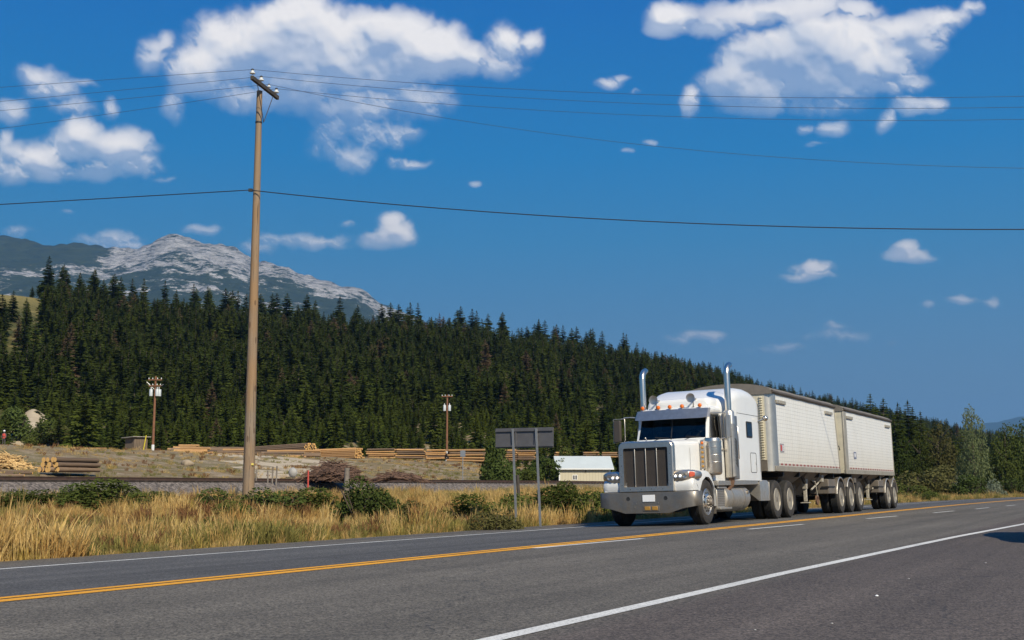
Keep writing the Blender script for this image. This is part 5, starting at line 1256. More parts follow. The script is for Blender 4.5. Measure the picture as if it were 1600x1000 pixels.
def conifer_mesh(seed, H=1.0, R0=.16, base=.12, levels=30, nb=7, droop=.35, jag=.25):
    rg = np.random.default_rng(seed); V = []; F = []
    for l in range(levels):
        u = (l+rg.uniform(-.3, .3))/levels; h = base+(1-base)*u; h = min(max(h, base), .985)
        prof = (1-(h-base)/(1-base))**.68; low_ = min(1, .45+(h-base)*4); rr = R0*prof*low_*(1+rg.uniform(-jag, jag))+.006
        for b in range(nb if h < .8 else max(4, nb-2)):
            th = rg.uniform(0, 2*PI); L = rr*rg.uniform(.55, 1.25); rise = .25*(h-.4)-droop*rg.uniform(.5, 1.2)*(1-h*.7)
            d = np.array([math.cos(th), math.sin(th), 0]); sd = np.array([-math.sin(th), math.cos(th), 0]); ns = 3
            for k in range(ns):
                a0 = k/ns*.9+.05; a1 = min(1.0, a0+.46); p0 = d*L*a0; p1 = d*L*a1; z0 = h+rise*L*a0; z1 = h+rise*L*a1
                wd = L*.30*(1-a0*.55)*rg.uniform(.7, 1.2)
                for sgn in (-1, 1):
                    tw = rg.uniform(-.3, .3); c0 = np.array([p0[0], p0[1], z0]); tip = np.array([p1[0], p1[1], z1])+sd*sgn*wd*.9+np.array([0, 0, -wd*.35+tw*wd]); mid = c0*.45+np.array([p1[0], p1[1], z1])*.55
                    side = c0+sd*sgn*wd*.35+np.array([0, 0, -wd*.45]); i = len(V); V += [c0, side, tip, mid+np.array([0, 0, .004])]; F.append([i, i+1, i+2, i+3])
    for k in range(4):
        th = k*PI/2; i = len(V); V += [(0, 0, .95), (.010*math.cos(th), .010*math.sin(th), .95), (0, 0, 1.01), (0, 0, 1.0)]; F.append([i, i+1, i+2, i+3])
    return np.array(V)*H, np.array(F)
TREES = []
specs = [(1, .160, .08, 44, 9, 'fir'), (2, .135, .14, 44, 8, 'fir'), (3, .185, .06, 42, 9, 'fir'), (4, .155, .32, 34, 8, 'fir'), (5, .24, .03, 38, 10, 'young'), (6, .205, .05, 40, 9, 'young'), (7, .27, .03, 36, 11, 'young')]
for sd_, r0, bs, lv, nb, mk in specs:
    V, F = conifer_mesh(sd_, 1.0, r0, bs, lv, nb); cm = npmesh('crown', V, F, M[mk]); mb = MB().tube([(0, 0, -.02), (.003, 0, .5), (0, 0, .96)], [.014, .009, .002], 6)
    tmp = obj('trunk', mb, M['barkfir']); tm = tmp.data; bpy.data.objects.remove(tmp); TREES.append((cm, tm, mk))
# where conifers stand
rg = np.random.default_rng(11); cand = []
NA = 26000
A_ = rg.uniform(R(-29), R(30), NA); q = rg.uniform(0, 1, NA)
rbA = np.interp(A_, _az, _rb); rrA = np.interp(A_, _az, _rr)
r0_ = np.where(A_ > R(10.5), 135.0, rbA-14); RR_ = np.sqrt(r0_**2+q*((rrA+12)**2-r0_**2))
X_ = RR_*np.sin(A_); Y_ = RR_*np.cos(A_); d_, t_ = dt(X_, Y_); Z_ = zg(X_, Y_)
px_ = 800+FPX*X_/(Y_*math.cos(PITCH)+(Z_-CAM_H)*math.sin(PITCH))
keepp = np.ones(NA, bool); s_ = (RR_-r0_)/(rrA-r0_)
keepp &= ~((px_ < 66) & (s_ > .30) & (rg.uniform(0, 1, NA) < .94)); keepp &= ~((px_ < 92) & (s_ > .62) & (rg.uniform(0, 1, NA) < .8)); keepp &= ~((px_ > 18) & (px_ < 80) & (RR_ < 221)); keepp &= d_ > 24
keepp &= ~((px_ > 505) & (px_ < 560) & (s_ > .80) & (rg.uniform(0, 1, NA) < .8)); keepp &= ~((px_ > 668) & (px_ < 712) & (s_ > .88) & (rg.uniform(0, 1, NA) < .7))
keepp &= ~((s_ > .84) & (px_ < 1050) & (rg.uniform(0, 1, NA) < .50)); dens_ = vnoise(X_, Y_, 45, 61, 3); keepp &= rg.uniform(0, 1, NA) < np.clip(.72+(dens_-.5)*2.0, .3, 1)
# thin out: no two trees nearer than about 2.6 m
cell = {}; final = []
for i in np.argsort(RR_):
    if not keepp[i]: continue
    dmin = 1.9 if RR_[i] < 260 else (2.5 if RR_[i] < 400 else 3.2); k = (int(X_[i]//4), int(Y_[i]//4)); ok = True
    for a in (-1, 0, 1):
        for b in (-1, 0, 1):
            for j in cell.get((k[0]+a, k[1]+b), ()):
                if (X_[i]-X_[j])**2+(Y_[i]-Y_[j])**2 < dmin*dmin: ok = False; break
            if not ok: break
        if not ok: break
    if ok: cell.setdefault(k, []).append(i); final.append(i)
final = np.array(final); sF = s_[final]; n_ = len(final)
age = np.clip(sF*2.2+(vnoise(X_[final], Y_[final], 30, 71, 2)-.5)*1.6, 0, 1)
hgt = (4.4+age*5.6)*rg.uniform(.55, 1.25, n_)*np.where(rg.uniform(0, 1, n_) < .10, 1.5, 1.0); hgt = np.where(A_[final] > R(11), hgt*.82, hgt); hgt = np.minimum(hgt, 12.5); hgt = np.where((sF > .88) & (rg.uniform(0, 1, n_) < .30), np.where(A_[final] < R(6), hgt*1.65, hgt*1.25), hgt*1.0); hgt = np.minimum(hgt, np.where(A_[final] < R(6), 17.5, 13.0))
var_ = np.where(rg.uniform(0, 1, n_) < age*.9+.12, rg.integers(0, 4, n_), rg.integers(4, 7, n_)); wid = rg.uniform(.85, 1.25, n_)*np.where(var_ < 4, 1.25, 1.05); rot_ = rg.uniform(0, 2*PI, n_)
score = hgt/RR_[final]*np.where((px_[final] > -20) & (px_[final] < 1620), 1, 0)
order = np.argsort(-score); near_ = order[:285]; far_ = order[285:]
LAB = {'fir': 'dark green conifer in the front rows', 'young': 'bushy bright green conifer in the front rows'}
for j in near_:
    i = final[j]; cm, tm, mk = TREES[var_[j]]
    right = px_[i] > 1240
    zone = next(n for e, n in ((62, 'at the left edge'), (176, 'left of the shed'), (300, 'behind the shed and its pole'), (385, 'just left of the tall pole'), (470, 'just right of the tall pole'), (575, 'above the long log heaps'), (690, 'above the log wall'), (770, 'between transformer pole and road sign'), (870, 'behind the road sign'), (965, 'above the metal building'), (1240, 'behind the semi truck'), (9999, '')) if px_[i] < e)
    lab = LAB[mk]+' '+zone if not right else ('dark green conifer in the roadside forest right of the trailers' if mk == 'fir' else 'bushy bright green conifer in the roadside forest right of the trailers')
    t = thing('conifer', lab, 'tree', (X_[i], Y_[i], Z_[i]-.15), rot_[j], ('dark' if mk == 'fir' else 'bright')+(' conifers right of the trailers' if right else ' conifers '+zone))
    t.scale = (hgt[j]*wid[j], hgt[j]*wid[j], hgt[j])
    link('trunk', tm, t); link('crown', cm, t)
TSRC = {}
for t in [o for o in C.objects if o.name.startswith('conifer')]:
    for ch in t.children:
        if ch.name.startswith('crown'): TSRC.setdefault(ch.data.name, ch)
        else: TSRC.setdefault(ch.data.name, ch)
def scatter(name, P_, rotz, scl, var, srcs, kind='stuff', tilt=None):
    me = bpy.data.meshes.new(name); n = len(P_); me.vertices.add(n); me.vertices.foreach_set('co', np.asarray(P_, np.float32).ravel())
    a = me.attributes.new('rot', 'FLOAT_VECTOR', 'POINT'); rr = np.zeros((n, 3), np.float32); rr[:, 2] = rotz
    if tilt is not None: rr[:, :2] = tilt
    a.data.foreach_set('vector', rr.ravel()); a = me.attributes.new('scl', 'FLOAT_VECTOR', 'POINT'); a.data.foreach_set('vector', np.asarray(scl, np.float32).ravel())
    a = me.attributes.new('var', 'INT', 'POINT'); a.data.foreach_set('value', np.asarray(var, np.int32))
    o = link(name, me); g = bpy.data.node_groups.new(name, 'GeometryNodeTree'); g.interface.new_socket('Geometry', in_out='INPUT', socket_type='NodeSocketGeometry'); g.interface.new_socket('Geometry', in_out='OUTPUT', socket_type='NodeSocketGeometry')
    N_ = g.nodes.new; L = g.links.new; gi = N_('NodeGroupInput'); go = N_('NodeGroupOutput'); jn = N_('GeometryNodeJoinGeometry')
    def attr(nm, ty):
        q = N_('GeometryNodeInputNamedAttribute'); q.data_type = ty; q.inputs['Name'].default_value = nm; return q.outputs['Attribute']
    ar, as_, av = attr('rot', 'FLOAT_VECTOR'), attr('scl', 'FLOAT_VECTOR'), attr('var', 'INT')
    for k, src in enumerate(srcs):
        js = N_('GeometryNodeJoinGeometry')
        for ob in src:
            oi = N_('GeometryNodeObjectInfo'); oi.transform_space = 'ORIGINAL'; oi.inputs['Object'].default_value = ob; L(oi.outputs['Geometry'], js.inputs[0])
        cp = N_('FunctionNodeCompare'); cp.data_type = 'INT'; cp.operation = 'EQUAL'; L(av, cp.inputs[2]); cp.inputs[3].default_value = k
        io = N_('GeometryNodeInstanceOnPoints'); L(gi.outputs[0], io.inputs['Points']); L(cp.outputs[0], io.inputs['Selection']); L(js.outputs[0], io.inputs['Instance']); L(ar, io.inputs['Rotation']); L(as_, io.inputs['Scale']); L(io.outputs[0], jn.inputs[0])
    L(jn.outputs[0], go.inputs[0]); md = o.modifiers.new('scatter', 'NODES'); md.node_group = g
    return tag(o, kind=kind)
srcs = []
for cm, tm, mk in TREES:
    srcs.append([TSRC[cm.name], TSRC[tm.name]])
fi = final[far_]
fo = scatter('forest', np.stack([X_[fi], Y_[fi], Z_[fi]-.2], -1), rot_[far_], np.stack([hgt[far_]*wid[far_], hgt[far_]*wid[far_], hgt[far_]], -1), var_[far_], srcs)
tag(fo, 'dense dark conifer forest covering the long hillside up to its ridge', 'forest')
print('TREES', len(final))

# leafy shrubs and broadleaf trees: many leaf-sized faces through the crown's volume
def leaf_cloud(seed, n, lobes, leaf, stretch=(1, 1, 1), skirt=0.0):
    rg = np.random.default_rng(seed); V = []; F = []
    L = np.array(lobes, float); w_ = L[:, 3]**3; w_ /= w_.sum(); ids = rg.choice(len(L), n, p=w_)
    u = rg.normal(size=(n, 3)); u /= np.linalg.norm(u, axis=1, keepdims=True); rad = rg.uniform(.45, 1, n)**.45
    C0 = L[ids, :3]+u*(rad*L[ids, 3])[:, None]*np.array(stretch); C0[:, 2] = np.maximum(C0[:, 2], .01)
    a = rg.normal(size=(n, 3)); a /= np.linalg.norm(a, axis=1, keepdims=True); b = np.cross(a, u+rg.normal(size=(n, 3))*.6); b /= np.linalg.norm(b, axis=1, keepdims=True)+1e-9
    s1 = (leaf*rg.uniform(.6, 1.5, n))[:, None]; V = np.stack([C0-a*s1, C0-b*s1*.55, C0+a*s1, C0+b*s1*.55], 1).reshape(-1, 3); F = np.arange(4*n).reshape(-1, 4)
    return V, F
M['shrub'] = leafmat('shrub_leaves', (.062, .080, .020), (.120, .140, .036), None, .25)
M['shrubdark'] = leafmat('dark_shrub_leaves', (.050, .072, .020), (.100, .128, .036), None, .2)
M['poplar'] = leafmat('poplar_leaves', (.12, .15, .06), (.24, .26, .13), None, .3)
M['willow'] = leafmat('pale_willow_leaves', (.15, .18, .11), (.34, .37, .27), None, .3)
M['brownish'] = leafmat('olive_leaves', (.085, .085, .030), (.13, .12, .045), None, .25)
_sh = {}
def shrub(px, yb, Y, W_, H_, m, label, kind='shrub', cat='shrub', group=None, seed=0, leaf=.05, n=1700, trunk=False, pos=None):
    key = (m, seed % 4, kind, leaf, n)
    if key not in _sh:
        rd = random.Random(seed % 4+hash(kind) % 7*0+{'shrub': 1, 'broadleaf_tree': 2}.get(kind, 3)*10); lob = []
        if kind == 'broadleaf_tree':
            for k in range(26):
                h = .16+.80*k/26; rr = .42*math.sin(min(1, (1-h)*1.35+.08)*PI*.5)*(.75+.25*rd.random()); th = rd.uniform(0, 2*PI); lob.append((rr*.62*math.cos(th), rr*.62*math.sin(th), h, .10+.11*(1-h)*rd.uniform(.7, 1.3)))
        else:
            for k in range(9): th = rd.uniform(0, 2*PI); rr = rd.uniform(0, .33); lob.append((rr*math.cos(th), rr*math.sin(th), rd.uniform(.18, .72)*(1-rr), rd.uniform(.16, .30)))
        V, F = leaf_cloud(seed % 4+5, n, lob, leaf); cm = npmesh('crown', V, F, M[m]); mb = MB(); rd = random.Random(seed)
        if kind == 'broadleaf_tree':
            mb.tube([(0, 0, -.03), (.01, .01, .45), (0, 0, .93)], [.028, .018, .004], 7)
            for k in range(9): h = .2+.07*k; th = rd.uniform(0, 6.28); mb.tube([(0, 0, h), (.2*math.cos(th), .2*math.sin(th), h+.16)], [.010, .003], 5)
        else:
            for k in range(9): th = rd.uniform(0, 6.28); rr = rd.uniform(.1, .35); mb.tube([(.03*math.cos(th), .03*math.sin(th), -.05), (rr*math.cos(th), rr*math.sin(th), .55)], [.014, .005], 5)
        tmp = obj('stem', mb, M['barkfir']); tm = tmp.data; bpy.data.objects.remove(tmp); _sh[key] = (cm, tm)
    cm, tm = _sh[key]; q = at(px, yb, Y); g = zg1(q.x, q.y)
    t = thing(kind, label, cat, (q.x, q.y, g-.05), seed*1.3, group); t.scale = (W_, W_, H_)
    link('trunk' if kind == 'broadleaf_tree' else 'stem', tm, t); link('crown' if kind == 'broadleaf_tree' else 'foliage', cm, t); return t
# (x, base y, distance, width, height, leaf, label) of the shrubs by the road
sh_list = [
 (160, 778, 34, 2.3, 1.00, 'shrub', 'wide green shrub in the dry grass at the left, below the shed'), (212, 775, 35, 1.5, .75, 'shrub', 'low green shrub just right of the wide one below the shed'), (75, 778, 36, 1.9, .8, 'shrub', 'green shrub at the left below the small near log pile'), (20, 780, 36, 1.6, .6, 'shrub', 'low green shrub at the left edge of the view'),
 (115, 776, 37, 1.3, .7, 'shrubdark', 'small dark green shrub left of the wide one below the shed'),
 (352, 775, 36, 1.5, .75, 'shrubdark', 'green shrub just left of the tall wooden utility pole'), (425, 782, 35.5, 1.8, .95, 'shrubdark', 'dark green shrub just right of the tall wooden utility pole'), (365, 797, 33, 1.2, .6, 'shrub', 'low green shrub at the foot of the tall wooden pole'),
 (492, 776, 37, 1.8, .62, 'shrub', 'low green shrub between the tall pole and the wooden post'),
 (566, 780, 35, 1.55, 1.45, 'shrubdark', 'tallest dark green roadside bush, right of the wooden post'), (597, 781, 35, 1.2, .9, 'shrubdark', 'lower right part of the tall roadside bush, a shrub of its own'),
 (345, 815, 26, .8, .5, 'shrub', 'small green shrub in the grass below the foot of the tall pole'), (735, 783, 34, 1.6, .62, 'shrub', 'low green shrub in the grass left of the road sign'), (790, 782, 36, 1.4, .65, 'shrub', 'green shrub behind the left post of the road sign'),
 (772, 800, 29, 1.1, .5, 'brownish', 'olive shrub in the tall grass left of the sign posts'), (828, 780, 38, 1.5, .72, 'shrub', 'green shrub between the two road sign posts'),
 (868, 786, 36, 2.0, .98, 'shrub', 'bright green bushy shrub right of the road sign'), (905, 782, 39, 1.8, .85, 'shrub', 'green shrub below the window of the metal building'), (935, 784, 38, 1.6, .80, 'shrub', 'green shrub close to the front of the semi truck'), (882, 764, 52, 1.5, 1.15, 'shrub', 'thin tall green shrub in front of the metal building wall'),
 (250, 782, 36, 1.4, .5, 'brownish', 'low olive shrub midway between the wide shrub and the pole'), (640, 786, 33, 1.3, .5, 'brownish', 'low olive shrub in the grass between bush and sign'), (925, 775, 46, 1.6, 1.0, 'shrubdark', 'dark green shrub between the building and the semi truck')]
sh_top = [742, 748, 752, 756, 750, 752, 744, 772, 756, 727, 742, 795, 766, 758, 778, 758, 753, 755, 753, 741, 763, 770, 754]
for i, (px, yb, Y, W_, H_, m, lab) in enumerate(sh_list):
    q = at(px, sh_top[i], Y); H_ = max(.5, (q.z-zg1(q.x, q.y))/.90)
    shrub(px, yb, Y, W_*1.35, H_, m, lab, seed=i, leaf=.024, n=3200)
far_list = [(776, 752, 104, 2.9, 4.2, 'shrubdark', 'tree-like dark bush left of the road sign, in front of the log stacks'), (792, 756, 100, 3.0, 2.2, 'shrubdark', 'rounded dark bush at the foot of the tree-like one'), (848, 752, 118, 3.6, 3.4, 'shrubdark', 'dark green bush just right of the right road sign post'),
 (868, 750, 124, 3.0, 2.8, 'shrub', 'green bush behind the left end of the metal building'), (884, 738, 140, 3.0, 3.6, 'shrub', 'lighter green bush above the left end of the building roof'), (902, 738, 145, 2.6, 2.6, 'shrubdark', 'small dark bush above the window of the building'), (940, 738, 142, 3.2, 3.0, 'shrubdark', 'dark bush behind the building roof next to the semi truck'), (825, 752, 112, 3.0, 1.8, 'shrub', 'low green bush between the sign posts, below the logs'),
 (20, 700, 190, 6, 5.5, 'shrubdark', 'dark bush on the bank at the far left below the forest'), (72, 702, 188, 6.5, 5.0, 'shrub', 'round green bush right of the bare sandy bank'), (98, 700, 186, 5, 4.2, 'brownish', 'olive bush at the forest edge above the pale logs'), (50, 706, 186, 3, 2, 'shrub', 'low bush at the foot of the sandy bank'),
 (762, 748, 110, 1.8, .9, 'shrub', 'low green clump on the gravel bank left of the sign'), (690, 748, 90, 1.6, .5, 'brownish', 'low olive clump on the slope below the transformer pole')]
for i, (px, yb, Y, W_, H_, m, lab) in enumerate(far_list): shrub(px, yb, Y, W_*1.2, H_*1.2, m, lab, seed=i, leaf=.035, n=2200)
# the roadside trees to the right of the trailers
rt = [(1524, 776, 132, 4.4, 9.0, 'poplar', 'broadleaf_tree', 'tall pale poplar rising above the other roadside trees at the right', 'tree', .016, 5200), (1556, 776, 120, 2.6, 2.4, 'willow', 'shrub', 'silvery leaved shrub by the road near the right edge', 'shrub', .030, 1500), (1500, 776, 124, 2.4, 3.2, 'willow', 'shrub', 'pale leaved shrub at the left foot of the tall poplar', 'shrub', .022, 1500),
 (1445, 776, 112, 4.2, 3.2, 'brownish', 'shrub', 'olive thicket left of the tall poplar', 'shrub', .03, 2600), (1476, 776, 116, 4.0, 3.4, 'brownish', 'shrub', 'wide olive thicket under the left side of the poplar', 'shrub', .03, 2600), (1410, 774, 104, 3.8, 1.9, 'shrub', 'shrub', 'bright green low thicket just right of the rear trailer', 'shrub', .03, 2400), (1432, 777, 92, 2.6, 1.1, 'shrub', 'shrub', 'bright green shrub at the grass verge right of the rear trailer', 'shrub', .03, 2000),
 (1455, 777, 90, 2.0, 1.0, 'shrub', 'shrub', 'small bright green shrub on the verge, further right', 'shrub', .03, 2000), (1512, 776, 112, 3.4, 2.6, 'shrubdark', 'shrub', 'dark green thicket at the foot of the poplar', 'shrub', .03, 2400), (1538, 776, 122, 3.4, 2.6, 'shrubdark', 'shrub', 'dark thicket between the poplar and the silvery shrub', 'shrub', .03, 2400), (1585, 775, 128, 3.8, 3.0, 'shrubdark', 'shrub', 'dark thicket at the right edge beside the road', 'shrub', .03, 2400),
 (1470, 772, 150, 6, 8.0, 'brownish', 'broadleaf_tree', 'olive broadleaf tree in the thicket left of the poplar', 'tree', .02, 4000), (1575, 772, 150, 5.4, 8.0, 'shrub', 'broadleaf_tree', 'green broadleaf tree behind the silvery shrub', 'tree', .018, 4200), (1602, 772, 150, 5.6, 8.6, 'shrubdark', 'broadleaf_tree', 'dark broadleaf tree cut by the right edge', 'tree', .018, 4200), (1440, 772, 150, 5, 6.4, 'shrub', 'broadleaf_tree', 'low green broadleaf tree behind the olive thicket', 'tree', .02, 3600), (1412, 772, 150, 4.6, 6.4, 'shrubdark', 'broadleaf_tree', 'dark broadleaf tree right behind the rear trailer', 'tree', .02, 3600)]
for i, (px, yb, Y, W_, H_, m, kd, lab, ct, lf, n) in enumerate(rt): shrub(px, yb, Y, W_*1.15, H_*1.05, m, lab, kind=kd, cat=ct, seed=i, leaf=lf, n=n)
rd = random.Random(5)
for i in range(15):
    px = [1402, 1418, 1396, 1437, 1458, 1484, 1565, 1590, 1612, 1548, 1425, 1498, 1630, 1380, 1360][i]; Y = [165, 185, 150, 190, 200, 195, 165, 170, 160, 185, 220, 215, 170, 190, 200][i]; h = [13, 14, 10, 12.5, 12, 10, 9, 9.2, 9.5, 8, 15, 11, 9, 15, 16][i]*.92
    cm, tm, mk = TREES[[0, 2, 3, 5][i % 4]]; X = (px-800)/FPX*Y*1.0; g = zg1(X, Y)
    lab = 'conifer of the row rising behind the broadleaf trees at the right'
    t = thing('conifer', lab, 'tree', (X, Y, g-.1), rd.uniform(0, 6), 'conifers behind the broadleaf trees at the right'); t.scale = (h*1.1, h*1.1, h); link('trunk', tm, t); link('crown', cm, t)

# grass: tufts of blades; each mesh holds one tuft, scattered over the verge
def grassmat(name, stops, trans=.3):
    m = bpy.data.materials.new(name); m.use_nodes = True; t = NT(m.node_tree); nt = m.node_tree; nt.nodes.remove(nt.nodes['Principled BSDF'])
    rnd = t.n('ShaderNodeObjectInfo').outputs['Random']; loc = t.n('ShaderNodeObjectInfo').outputs['Location']; geo = t.n('ShaderNodeNewGeometry').outputs['Position']
    n = t.noise(geo, .9, 5, .65); f = t.m('ADD', t.m('MULTIPLY', rnd, .35), t.m('MULTIPLY', t.mr(n, .3, .7), .7)); c = t.ramp(f, stops)
    k = t.mr(t.noise(geo, 9.0, 2, .5), .3, .7, .7, 1.3); c = t.mix(1, c, t.n('ShaderNodeCombineXYZ', {0: k, 1: k, 2: k}), 'MULTIPLY')
    d = t.n('ShaderNodeBsdfDiffuse', {'Color': c}); tr_ = t.n('ShaderNodeBsdfTranslucent', {'Color': c}); mx = t.n('ShaderNodeMixShader', {0: trans, 1: d.outputs[0], 2: tr_.outputs[0]}); nt.links.new(mx.outputs[0], nt.nodes['Material Output'].inputs['Surface']); return m
M['straw'] = grassmat('straw_grass', [(0, (.21, .105, .038)), (.25, (.39, .225, .075)), (.45, (.55, .36, .13)), (.6, (.63, .45, .19)), (.76, (.44, .31, .085)), (1, (.26, .25, .075))])
M['greengrass'] = grassmat('green_grass', [(0, (.12, .12, .035)), (.5, (.22, .20, .06)), (1, (.33, .27, .09))])
M['weed'] = grassmat('brown_weed', [(0, (.10, .050, .026)), (.5, (.19, .095, .045)), (1, (.25, .15, .07))], .15)
def tuft_mesh(seed, n, H, spread, lean, wdt, m, seedhead=True):
    rg = np.random.default_rng(seed); V = []; F = []
    for i in range(n):
        th = rg.uniform(0, 2*PI); rr = spread*rg.uniform(0, 1)**.6; b = np.array([rr*math.cos(th), rr*math.sin(th), -.03]); h = H*rg.uniform(.45, 1.1); ln = lean*rg.uniform(0, 1.3)*h; dth = th+rg.normal()*.8
        dv = np.array([math.cos(dth), math.sin(dth), 0]); ph = rg.uniform(0, PI); sd = np.array([math.cos(ph), math.sin(ph), 0])*wdt*rg.uniform(.6, 1.3)
        p = [b, b+dv*ln*.25+[0, 0, h*.5], b+dv*ln*.6+[0, 0, h*.82], b+dv*ln+[0, 0, h]]; w_ = [1, .9, .7 if not seedhead else 1.3, .15]; i0 = len(V)
        for q, k in zip(p, w_): V += [q-sd*k, q+sd*k]
        for k in range(3): F.append([i0+2*k, i0+2*k+1, i0+2*k+3, i0+2*k+2])
    return npmesh('dry_grass', V, F, m)
def placed(me, d, t, label, cat):
    p = T*t+N*d; o = link('dry_grass', me); o.location = (p.x, p.y, zg1(p.x, p.y)); return tag(o, label, cat, kind='stuff')
gs = []
for k, (mk, n, H, sp, le, wd_) in enumerate([('straw', 46, .62, .17, .28, .0042), ('straw', 40, .82, .15, .22, .0045), ('straw', 60, .42, .20, .45, .0045), ('straw', 34, .74, .22, .5, .0042), ('greengrass', 50, .48, .18, .4, .0055), ('weed', 30, .60, .14, .35, .0090), ('straw', 26, .95, .10, .18, .0050)]):
    gs.append(placed(tuft_mesh(100+k, n, H, sp, le, wd_, M[mk]), 16+k*.6, 20+k*3, 'dry roadside grass', 'grass'))
def band(n, d0, d1, t0, t1, sc, seed, pick, hmul=1.0):
    rg = np.random.default_rng(seed); t = rg.uniform(t0, t1, n); d = rg.uniform(d0, d1, n); d = d+np.where(d < 40, curve(t), 0)
    X = T.x*t+N.x*d; Y = T.y*t+N.y*d; Z = zg(X, Y); n1 = vnoise(X, Y, 3.2, 81, 3); n2 = vnoise(X, Y, 6, 82, 3); v = pick(rg, n, n1, n2, d); s = sc*rg.uniform(.6, 1.3, n)*(.30+1.25*vnoise(X, Y, 2.4, 83, 3))
    return np.stack([X, Y, Z], -1), rg.uniform(0, 2*PI, n), np.stack([s*1.15, s*1.15, s*hmul], -1), v, rg.normal(size=(n, 2))*.08
def pick_main(rg, n, n1, n2, d):
    v = rg.choice([0, 1, 2, 3, 6], n, p=[.3, .24, .18, .18, .10]); v = np.where((n1 > .50) & (rg.uniform(0, 1, n) < .72) & (d > 15.2), 5, v); v = np.where((n2 > .53) & (rg.uniform(0, 1, n) < .6), 4, v); return v
def pick_back(rg, n, n1, n2, d):
    v = rg.choice([0, 1, 2, 3], n); v = np.where((n2 > .48) & (rg.uniform(0, 1, n) < .6), 4, v); return v
def pick_green(rg, n, n1, n2, d):
    return np.where(rg.uniform(0, 1, n) < .5, 4, rg.choice([0, 2, 3], n))
bands = [band(5600, 14.15, 19, 8, 46, .80, 1, pick_main), band(6000, 19, 27, 8, 60, .70, 2, pick_main), band(5600, 26, 40.5, 8, 85, .60, 3, pick_back), band(3800, 14.15, 24, 46, 150, .85, 4, pick_green), band(900, 14.1, 14.7, 8, 70, .48, 5, pick_main), band(2600, 24, 40, 60, 150, .95, 6, pick_green)]
P_ = np.concatenate([b[0] for b in bands]); keep = P_[:, 1] > 2
SC = np.concatenate([b[2] for b in bands]); VR = np.concatenate([b[3] for b in bands])
bare = vnoise(P_[:, 0], P_[:, 1], 2.1, 91, 3); SC = SC*np.clip(1.25-np.clip(bare-.52, 0, 1)*5.5, .25, 1)[:, None]
go_ = scatter('dry_grass', P_, np.concatenate([b[1] for b in bands]), SC, VR, [[g] for g in gs], tilt=np.concatenate([b[4] for b in bands]))
tag(go_, 'tall dry golden grass growing all along the far side of the road', 'grass')
yb_ = [band(4200, 48.5, 100, 15, 190, .75, 7, lambda rg, n, n1, n2, d: np.where(n2 > .62, 4, rg.choice([2, 3, 5], n, p=[.55, .2, .25])), .5)]
yo = scatter('yard_grass', yb_[0][0], yb_[0][1], yb_[0][2]*1.3, yb_[0][3], [[g] for g in gs], tilt=yb_[0][4]); tag(yo, 'low patchy dry grass on the log yard behind the railway', 'grass')

# bare sandy bank at the foot of the forest on the left
def bank():
    mb = MB(); secs = []
    for i in range(15):
        v = i/14; row = []; Y = 186+v*26
        for k in range(19):
            u = k/18*2-1; X = (50+u*36-800)/FPX*Y; z = zg1(X, Y)+.02+2.9*v**.8*(1-abs(u)**6)*(.8+.25*math.sin(u*5+1))*min(1, (1-v)*8+.25)+.5*math.sin(u*9+v*4)*v*(1-v)
            row.append((X, Y, z))
        secs.append(row)
    mb.loft(secs, closed=False); return tag(obj('sand_bank', mb, M['sand'], None, smooth=60), kind='structure')
bank()

# a worker in red beyond the slab heap: one continuous body grown from a skeleton
def worker(px, yb, Y):
    q = at(px, yb, Y); g = zg1(q.x, q.y); P = [(0,0,.95), (0,0,1.15), (0,0,1.40), (0,-.01,1.52), (0,-.03,1.66), (0,-.03,1.74), (.19,0,1.40), (.27,-.05,1.15), (.24,-.22,.98), (.23,-.30,.95), (-.19,0,1.40), (-.28,-.02,1.14), (-.24,-.2,.96), (-.23,-.28,.94), (.10,0,.90), (.12,-.02,.50), (.13,0,.08), (.13,-.14,.03), (-.10,0,.90), (-.14,.04,.50), (-.15,.06,.08), (-.15,-.08,.03)]
    Ed = [(0,1),(1,2),(2,3),(3,4),(4,5),(2,6),(6,7),(7,8),(8,9),(2,10),(10,11),(11,12),(12,13),(0,14),(14,15),(15,16),(16,17),(0,18),(18,19),(19,20),(20,21)]
    Rr = [.15,.14,.15,.06,.10,.08,.07,.05,.035,.04,.07,.05,.035,.04,.09,.065,.045,.045,.09,.065,.045,.045]
    me = bpy.data.meshes.new('person'); me.from_pydata(P, Ed, []); me.materials.append(mat('dark_trousers_and_skin', (.07, .06, .06), .8)); o = link('person', me); o.location = (q.x, q.y, g)
    md = o.modifiers.new('skin', 'SKIN'); sv = me.skin_vertices[0].data if me.skin_vertices else None
    if sv is None:
        import bmesh
        b = bmesh.new(); b.from_mesh(me); lay = b.verts.layers.skin.verify(); b.to_mesh(me); b.free(); sv = me.skin_vertices[0].data
    for v, r_ in zip(sv, Rr): v.radius = (r_, r_); v.use_root = False
    sv[0].use_root = True; md2 = o.modifiers.new('sub', 'SUBSURF'); md2.levels = 1; md2.render_levels = 2
    mb = MB(); mb.loft([[(w_*math.cos(a), w_*.62*math.sin(a), z) for a in [2*PI*k/14 for k in range(14)]] for z, w_ in ((.92, .20), (1.1, .19), (1.3, .22), (1.42, .21), (1.48, .10))]); obj('vest', mb, mat('red_vest', (.55, .06, .04), .7), o)
    mb = MB().ball((0, -.03, 1.76), .13, .15, .11, 12, 8); obj('hard_hat', mb, M['plate'], o, smooth=50)
    return tag(o, 'person in a red vest and white hard hat standing beyond the heap of slabs', 'person')
worker(5, 708, 140)

